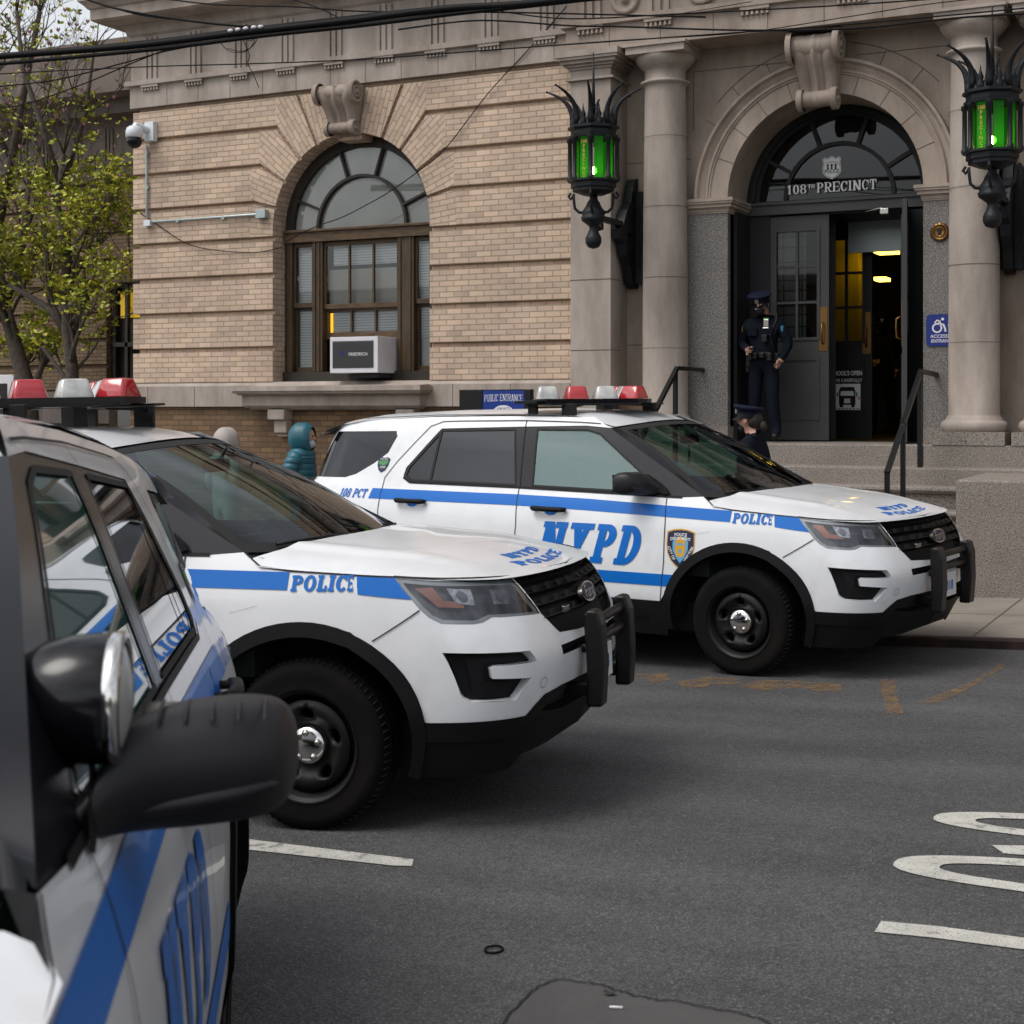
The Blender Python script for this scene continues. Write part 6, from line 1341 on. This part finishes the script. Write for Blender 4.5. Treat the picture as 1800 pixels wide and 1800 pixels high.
# louvred white equipment at the foot of the wing
p=at(5,650,19.5); b=MB(); b.box((p.x-.5,19.5,.0),(p.x+.25,20.2,2.35),'acwhite'); b.box((p.x-.35,19.48,1.2),(p.x+.1,19.5,2.2),'gap'); o=b.build('utility_cabinet',bevel=.02); tag(o,'grey metal utility cabinet at the foot of the left tree','cabinet')
# ============================================================ TREES
def tree(name,base,limbs,label,seed,leafn,pet,grp='flowering trees in front of the wing'):
    rd=random.Random(seed); root=empty(name,base,label,'tree',grp); B=Vector(base)
    t=MB(); tips=[]
    def grow(p,d,r,L,lev):
        n=6; pts=[p];rr=[r]; q=Vector(p); dd=Vector(d).normalized()
        for i in range(n):
            dd=(dd+Vector((rd.uniform(-.22,.22),rd.uniform(-.22,.22),rd.uniform(-.06,.16)))).normalized(); q=q+dd*L/n; pts.append(q.copy()); rr.append(r*(1-.62*(i+1)/n))
            if lev>=2: tips.append((q.copy(),dd.copy()))
        t.tube(pts,rr,'bark',7 if lev<2 else 5)
        if lev<4:
            for i in range(3 if lev<3 else 4):
                k=rd.randint(2,n); nd=(dd*.6+Vector((rd.uniform(-1,1),rd.uniform(-.8,.8),rd.uniform(-.15,.8)))).normalized(); grow(pts[k],nd,max(rr[k]*.72,.004),L*rd.uniform(.5,.72),lev+1)
    for pth,r in limbs:
        pts=[Vector(q)-B for q in pth]; rr=[r*(1-.5*i/(len(pts)-1)) for i in range(len(pts))]; t.tube(pts,rr,'bark',10)
        for i in range(1,len(pts)):
            for k in range(2 if i<len(pts)-1 else 3):
                d=(pts[i]-pts[i-1]).normalized()*.7+Vector((rd.uniform(-1,1),rd.uniform(-.7,.7),rd.uniform(-.1,.7))); grow(pts[i],d,rr[i]*.5,rd.uniform(.8,1.5),1)
    t.build('trunk',root)
    f=MB(); 
    for i in range(leafn):
        p,d=rd.choice(tips)
        # denser leaf clumps at mid height, bare near the top
        if p.z+B.z>5.7 and rd.random()<.85: continue
        c=p+Vector((rd.gauss(0,.07),rd.gauss(0,.07),rd.gauss(0,.06)))
        for k in range(rd.randint(2,5)):
            a=rd.uniform(0,2*PI); u=Vector((math.cos(a),math.sin(a),rd.uniform(-.2,.9))).normalized(); v=u.cross(Vector((rd.uniform(-1,1),rd.uniform(-1,1),rd.uniform(-1,1)))).normalized()
            L=rd.uniform(.05,.11); w_=L*.27; m_='leaf' if rd.random()<.6 else 'leaf2'
            f.add([c,c+u*L*.5+v*w_,c+u*L,c+u*L*.5-v*w_],[(0,1,2,3)],m_)
    f.build('crown',root,merge=False)
    g=MB()
    for i in range(pet):
        p,d=rd.choice(tips); c=p+d*.03
        for k in range(5):
            a=2*PI*k/5; u=Vector((math.cos(a)*.5,math.sin(a)*.5,1)).normalized(); v=Vector((-math.sin(a),math.cos(a),0)); L=.085
            g.add([c,c+u*L*.5+v*L*.28,c+u*L,c+u*L*.5-v*L*.28],[(0,1,2,3)],'petal')
    g.build('blossom',root,merge=False)
    return root
TY=18.2
def tp(x,y,Y=TY): return at(x,y,Y)
tree('magnolia_tree',(tp(128,760).x,TY,-.3),[([Vector((tp(128,760).x,TY,-.3)),tp(128,700),tp(126,640),tp(117,580),tp(112,520)],.13),([tp(117,585),tp(90,545),tp(50,520),tp(15,500)],.07),([tp(112,520),tp(120,440),tp(100,360),tp(112,270)],.08),([tp(126,600),tp(150,520),tp(170,430)],.05),([tp(118,540),tp(160,540),tp(210,558)],.035),([tp(110,330),tp(150,200),tp(165,90)],.045),([tp(105,320),tp(70,210),tp(40,120),tp(30,20)],.055)],'magnolia with forked trunk beside the brick corner, yellow green leaves and pink buds',11,5200,130)
tree('magnolia_tree',(tp(60,760,18.9).x,18.9,-.3),[([Vector((tp(62,760,18.9).x,18.9,-.3)),tp(50,690,18.9),tp(30,620,18.9),tp(8,540,18.9),tp(-10,440,18.9)],.17),([tp(8,540,18.9),tp(40,430,18.9),tp(50,330,18.9)],.08),([tp(-10,440,18.9),tp(20,280,18.9),tp(45,150,18.9),tp(70,20,18.9)],.08),([tp(20,280,18.9),tp(-30,180,18.9),tp(-40,60,18.9)],.06)],'magnolia tree with a thick leaning trunk at the left edge of the photo',23,4600,110)
# ============================================================ PEOPLE
def skinbody(name,nodes,edges,root,cloth,parent,skinf,extra=None,shoes=True,bootz=.09):
    me=bpy.data.meshes.new('sk'); me.from_pydata([n[0] for n in nodes],edges,[]); o=bpy.data.objects.new('sk',me); col.objects.link(o)
    m=o.modifiers.new('Skin','SKIN'); m.use_smooth_shade=True; m.branch_smoothing=.3
    for i,n in enumerate(nodes):
        r=n[1]; me.skin_vertices[0].data[i].radius=(r,r) if not hasattr(r,'__len__') else r; me.skin_vertices[0].data[i].use_root=(i==root)
    s_=o.modifiers.new('Sub','SUBSURF'); s_.levels=2; s_.render_levels=2
    bpy.context.view_layer.update(); dg=bpy.context.evaluated_depsgraph_get(); nm=bpy.data.meshes.new_from_object(o.evaluated_get(dg)); bpy.data.objects.remove(o); 
    b=MB(); vs=[v.co.copy() for v in nm.vertices]; b.mi(cloth); b.mi('skin'); b.mi('black')
    for p in nm.polygons:
        c=p.center; mt='skin' if skinf(c) else ('black' if c.z<bootz and shoes else cloth)
        b.f.append(list(p.vertices)); b.m.append(b.mi(mt)); b.sm.append(True); b.uv.append(None)
    b.v=[tuple(v) for v in vs]; bpy.data.meshes.remove(nm)
    if extra: extra(b)
    return b.build(name,parent)
def fingers(b,palm,d,side,up,mt='skin',curl=.5):
    palm=Vector(palm); d=Vector(d).normalized(); side=Vector(side).normalized(); up=Vector(up).normalized()
    for i,(o,l) in enumerate(((-.030,.066),(-.010,.075),(.010,.070),(.030,.056))):
        p=palm+side*o; a=p+d*l*.5; c=a+(d*(1-curl)-up*curl)*l*.38; e=c+(d*(1-2*curl)-up*curl)*l*.25; b.tube([p-d*.03,p,a,c,e],[.010,.0095,.009,.0085,.006],mt,7)
    p=palm-side*.03-d*.035; b.tube([p,p-side*.025+d*.02,p-side*.028+d*.055],[.013,.011,.008],mt,7)
def cap_(parent,c,tilt,mt='capblue',badge=True,sz=1.,yawv=0.):
    T=Matrix.Translation(c)@Matrix.Rotation(yawv,4,'Z')@Matrix.Rotation(tilt,4,'X'); b=MB()
    b.lathe([(.098*sz,-.045),(.101*sz,.0),(.098*sz,.01)],mt,n=28,T=T); b.lathe([(.1015*sz,-.04),(.1025*sz,-.015)],'black',n=28,T=T)
    vs=[];n=28
    for r,z in ((.100,.008),(.125,.028),(.138,.045),(.130,.056),(.08,.060),(0,.058)):
        for i in range(n):
            a=2*PI*i/n; vs.append(T@Vector((r*sz*math.cos(a),r*sz*math.sin(a)*1.02-.008,z+(.014 if math.sin(a)<0 else -.004)*abs(math.sin(a))*(r/.13))))
    b.add(vs,[(k*n+i,k*n+(i+1)%n,(k+1)*n+(i+1)%n,(k+1)*n+i) for k in range(5) for i in range(n)],mt,True)
    o=b.build('peaked_cap',parent)
    v=MB(); n=14; vs=[]
    for i in range(n+1):
        a=PI+PI*(.12+.76*i/n); vs.append(T@Vector((.1*sz*math.cos(a),.1*sz*math.sin(a),-.038)))
    for i in range(n+1):
        a=PI+PI*(.12+.76*i/n); vs.append(T@Vector((.118*sz*math.cos(a),.155*sz*math.sin(a),-.072)))
    v.add(vs,[(i,i+1,n+2+i,n+1+i) for i in range(n)],'gloss',True); v.build('visor',o)
    if badge:
        g=MB(); g.box((-.022,-.125,-.015),(.022,-.108,.045),'chromedull',T=T); g.build('cap_badge',o,bevel=.004)
    return o
def standing(name,loc,yaw,label,cloth,group=None,pose_=None,wide=1.,hgt=1.,female=False):
    root=empty(name,loc,label,'person',group); root.rotation_euler=(0,0,yaw); root.scale=(hgt,hgt,hgt)
    P=dict(pel=(0,0,.90),sp=(0,-.005,1.06),ch=(0,.0,1.25),nb=(0,.01,1.405),nk=(0,-.005,1.455),h1=(0,-.03,1.515),h2=(0,-.035,1.58),
      sR=(-.165,.01,1.345),eR=(-.25,.05,1.10),wR=(-.12,-.20,1.03),pR=(-.085,-.245,1.03), sL=(.165,.01,1.345),eL=(.262,.04,1.10),wL=(.225,-.05,.93),pL=(.20,-.065,.885),
      hR=(-.09,0,.84),kR=(-.105,-.02,.47),aR=(-.11,.02,.10),tR=(-.12,-.13,.05), hL=(.09,0,.84),kL=(.12,-.05,.47),aL=(.17,-.06,.10),tL=(.19,-.21,.05))
    if pose_: P.update(pose_)
    Rr=dict(pel=(.15*wide,.115*wide),sp=(.142*wide,.115*wide),ch=(.165*wide,.125*wide),nb=(.085,.075),nk=(.052,.055),h1=(.075,.088),h2=(.078,.092),sR=.075*wide,eR=.056*wide,wR=.040,pR=.034,sL=.075*wide,eL=.056*wide,wL=.040,pL=.034,hR=.098,kR=.075,aR=.062,tR=.042,hL=.098,kL=.075,aL=.062,tL=.042)
    K=list(P); I={k:i for i,k in enumerate(K)}
    E=[('pel','sp'),('sp','ch'),('ch','nb'),('nb','nk'),('nk','h1'),('h1','h2'),('ch','sR'),('sR','eR'),('eR','wR'),('wR','pR'),('ch','sL'),('sL','eL'),('eL','wL'),('wL','pL'),('pel','hR'),('hR','kR'),('kR','aR'),('aR','tR'),('pel','hL'),('hL','kL'),('kL','aL'),('aL','tL')]
    hands=[Vector(P['pR']),Vector(P['pL'])]
    def sf(c): return c.z>1.44 or min((c-h).length for h in hands)<.055
    def ex(b):
        hd=Vector(P['h1'])
        b.sphere(hd+Vector((0,.0,.045)),.092,'skin',16,12,sc_=(.86,1.0,1.16)); b.sphere(hd+Vector((0,-.093,.028)),.017,'skin',8,6,sc_=(.8,1,1.3))
        for sx in (-1,1): b.sphere(hd+Vector((sx*.080,.0,.03)),.024,'skin',8,6,sc_=(.4,.8,1.2)); b.sphere(hd+Vector((sx*.030,-.086,.055)),.009,'black',8,6)
        fingers(b,hands[0],Vector((.5,-.6,.1)),Vector((.3,.4,1)),Vector((-.6,-.2,.2))); fingers(b,hands[1],Vector((-.2,-.2,-1)),Vector((.1,1,0)),Vector((1,0,0)),curl=.25)
    body=skinbody('body',[(P[k],Rr[k]) for k in K],[(I[a],I[c]) for a,c in E],0,cloth,root,sf,ex)
    return root,P
def fwd_yaw(v): # yaw that turns local -Y to world direction v
    return math.atan2(v.y,v.x)+PI/2
# officer in the doorway
of=at(1343,640,16.62); root,P=standing('person',(of.x,16.62,1.386),fwd_yaw(Vector((-.05,-1,0))),'person in navy uniform and peaked cap in the doorway, looking at a phone','uniform',
  wide=1.17,pose_=dict(h1=(-.012,-.065,1.505),h2=(-.025,-.095,1.555),sR=(-.185,.0,1.34),sL=(.185,.0,1.34),eR=(-.275,.04,1.10),eL=(.285,.03,1.10)))
for c in kids(root): pass
c_=cap_(root,Vector((-.02,-.075,1.612)),R(24))
b=MB(); b.sphere((-.014,-.112,1.472),.060,'maskblack',16,10,sc_=(1.05,.95,.75)); b.build('face_mask',root)
b=MB(); b.lathe([(.160,.955),(.165,.985),(.160,1.01)],'black',n=28,T=Matrix.Diagonal((1.,.80,1,1)))
for x,y,w_,h_ in ((-.175,-.02,.05,.14),(-.12,-.12,.05,.07),(-.05,-.145,.05,.06),(.03,-.145,.055,.05),(.11,-.12,.05,.08),(.165,-.03,.05,.09)): b.box((x-w_/2,y-.03,.99-h_),(x+w_/2,y+.03,1.0),'black')
b.build('duty_belt',root,bevel=.008)
b=MB(); b.box((-.215,-.03,.78),(-.17,.05,1.0),'black'); b.build('holster',root,bevel=.015)
b=MB(); 
for sx in (-1,1): b.box((sx*.09-.055,-.142,1.19),(sx*.09+.055,-.118,1.30),'uniform')
b.build('chest_pocket',root,bevel=.01)
b=MB(); b.box((.045,-.150,1.285),(.105,-.138,1.375),'chromedull'); b.box((.045,-.153,1.375),(.11,-.14,1.39),'green'); b.box((.035,-.153,1.27),(.11,-.142,1.283),'chromedull'); b.build('badge',root,bevel=.006)
b=MB(); b.box((.03,-.165,1.12),(.09,-.135,1.20),'black'); b.build('body_camera',root,bevel=.006)
b=MB(); b.tube([(.165,-.04,1.39),(.167,-.05,1.45)],.017,'black',8); b.box((.15,-.075,1.35),(.185,-.03,1.44),'black'); b.tube([(.165,-.07,1.36),(.12,-.14,1.2),(.15,-.10,1.0)],.0075,'black',6); b.build('radio_microphone',root,bevel=.004)
for sx in (-1,1):
    b=MB(); b.sheet([[(x*.028,z*.036) for x,z in ((-1,.8),(0,1),(1,.8),(.9,-.3),(0,-1.1),(-.9,-.3))]],[],lambda x,z:Vector((sx*(.236-.0)+x*.4*sx,-.045-x*.6*0-.02+x*.7,1.27+z)),'gold' if sx<0 else 'sky',None); b.build('shoulder_patch',root)
ph=MB(); wp=root.matrix_basis if False else None
bpy.context.view_layer.update(); T=root.matrix_world
ph.box((-.095,-.315,1.045),(.0,-.262,1.056),'gloss',T=T@Matrix.Translation((0,0,0))); tag(ph.build('mobile_phone',bevel=0),'black mobile phone held by the person in the doorway','phone')
# officer with back half turned, beyond the curbside car
of=at(1327,780,13.35); root,P=standing('person',(of.x-.03,13.35,gz(of.x)+SW+.04),fwd_yaw(-RT*.85+FW*.5),'person in navy uniform and cap with tied hair, behind the farthest police car','uniform',hgt=1.02,wide=1.12)
cap_(root,Vector((0,-.025,1.618)),R(-4),badge=True)
b=MB(); b.sphere((0,.02,1.555),.088,'hair',16,12,sc_=(.93,.9,1.05)); b.sphere((0,.105,1.50),.038,'hair',12,8,sc_=(.9,1,1.3)); b.build('hair',root)
b=MB(); b.sphere((0,-.075,1.485),.062,'maskblack',14,10,sc_=(1,.8,.7)); b.build('face_mask',root)
b=MB()
sp=[(-1,.75),(-.5,.9),(0,1),(.5,.9),(1,.75),(.95,-.1),(.6,-.7),(0,-1.15),(-.6,-.7),(-.95,-.1)]
for k,(m_,q) in enumerate((('gold',1),('navy',.84),('sky',.55))): b.sheet([[(x*.036*q,z*.050*q) for x,z in sp]],[],lambda x,z:Vector((.243+.002*k-abs(x)*.35,x+.02,1.25+z)),m_,.02)
b.build('shoulder_patch',root)
# teal puffer jacket
of=at(530,790,13.6); root,P=standing('person',(of.x,13.6,gz(of.x)+SW),fwd_yaw(RT*.95-FW*.25),'person in a teal hooded puffer jacket and face mask beside the brick wall','teal',wide=1.22,hgt=1.04,pose_=dict(wR=(-.2,-.10,.92),pR=(-.19,-.12,.88),h1=(0,-.05,1.50),h2=(0,-.055,1.56)))
def hood(root,mt,c=(0,.0,1.53)):
    b=MB(); n=20;k=14; vs=[]
    for i in range(k+1):
        th=PI*(.03+.74*i/k) # from back to front opening, around head axis Y
        for j in range(n):
            a=2*PI*j/n; r=.150*math.sin(th)**.8*(1+.025*math.sin(7*th)); y=.150*math.cos(th)-.012; vs.append((c[0]+r*math.cos(a)*.92,c[1]+y,c[2]+r*math.sin(a)*1.12))
    b.add(vs,[(i*n+j,i*n+(j+1)%n,(i+1)*n+(j+1)%n,(i+1)*n+j) for i in range(k) for j in range(n)],mt,True)
    b.lathe([(.19,1.33),(.155,1.375),(.14,1.41),(.11,1.43)],mt,n=20,T=Matrix.Diagonal((1,.8,1,1)))
    return b.build('hood',root)
hood(root,'teal')
b=MB(); b.sphere((0,-.105,1.475),.060,'maskblue',14,10,sc_=(1,.8,.8)); b.build('face_mask',root)
b=MB()
for z,r,m_ in [(.93+.062*i,.215-.006*i+.004*(i%2),'teal') for i in range(8)]: b.lathe([(r*.955,z-.030),(r*.99,z-.02),(r*1.0,z+.0),(r*.99,z+.02),(r*.955,z+.030)],'teal',n=28,T=Matrix.Diagonal((1,.80,1,1)))
for sx in (-1,1):
    for i in range(4):
        t=.15+.25*i; p=Vector((sx*.185,.01,1.33)).lerp(Vector((sx*.26,.05,1.10)),t); b.sphere(p,.088,'teal',14,10,sc_=(1,1,.72))
b.build('puffer_jacket',root)
of=at(396,790,13.9); root,P=standing('person',(of.x,13.9,gz(of.x)+SW),fwd_yaw(RT*.7+FW*.7),'person of whom only a pale grey hood shows above the middle car','greyhood',wide=1.15,hgt=1.03)
hood(root,'greyhood')
# person deep inside the lobby
of=at(1549,560,21.5); root,P=standing('person',(of.x,21.5,1.386),fwd_yaw(Vector((.3,-1,0))),'dark figure standing inside the lit lobby behind the open door','uniform'); cap_(root,Vector((0,-.02,1.62)),R(4)); b=MB(); b.sphere((0,-.02,1.55),.097,'hair',14,10,sc_=(1,1.05,1.25)); b.build('hair',root)  # dark ball covers the whole head, face included, to give a shaded silhouette
# ============================================================ BUILDINGS ACROSS THE STREET (seen only in reflections)
opp=empty('terraced_building',(0,-12,0),'low brick building row across the street, seen only in reflections','building')
b=MB(); b.box((-40,-14,-1),(-3,-9.5,6.5),'brickdark'); b.box((-3,-16,-1),(14,-12,4.2),'stone'); b.box((14,-14,-1),(45,-9.5,7.5),'brickdark'); b.box((-40,-9.6,6.4),(-3,-9.2,6.8),'stone'); b.build('wall',opp)
for i in range(12):
    for z in (1.2,4.0):
        b=MB(); X=-38+i*3; b.box((X,-9.49,z),(X+1.1,-9.45,z+1.7),'gloss'); b.build('window',opp)
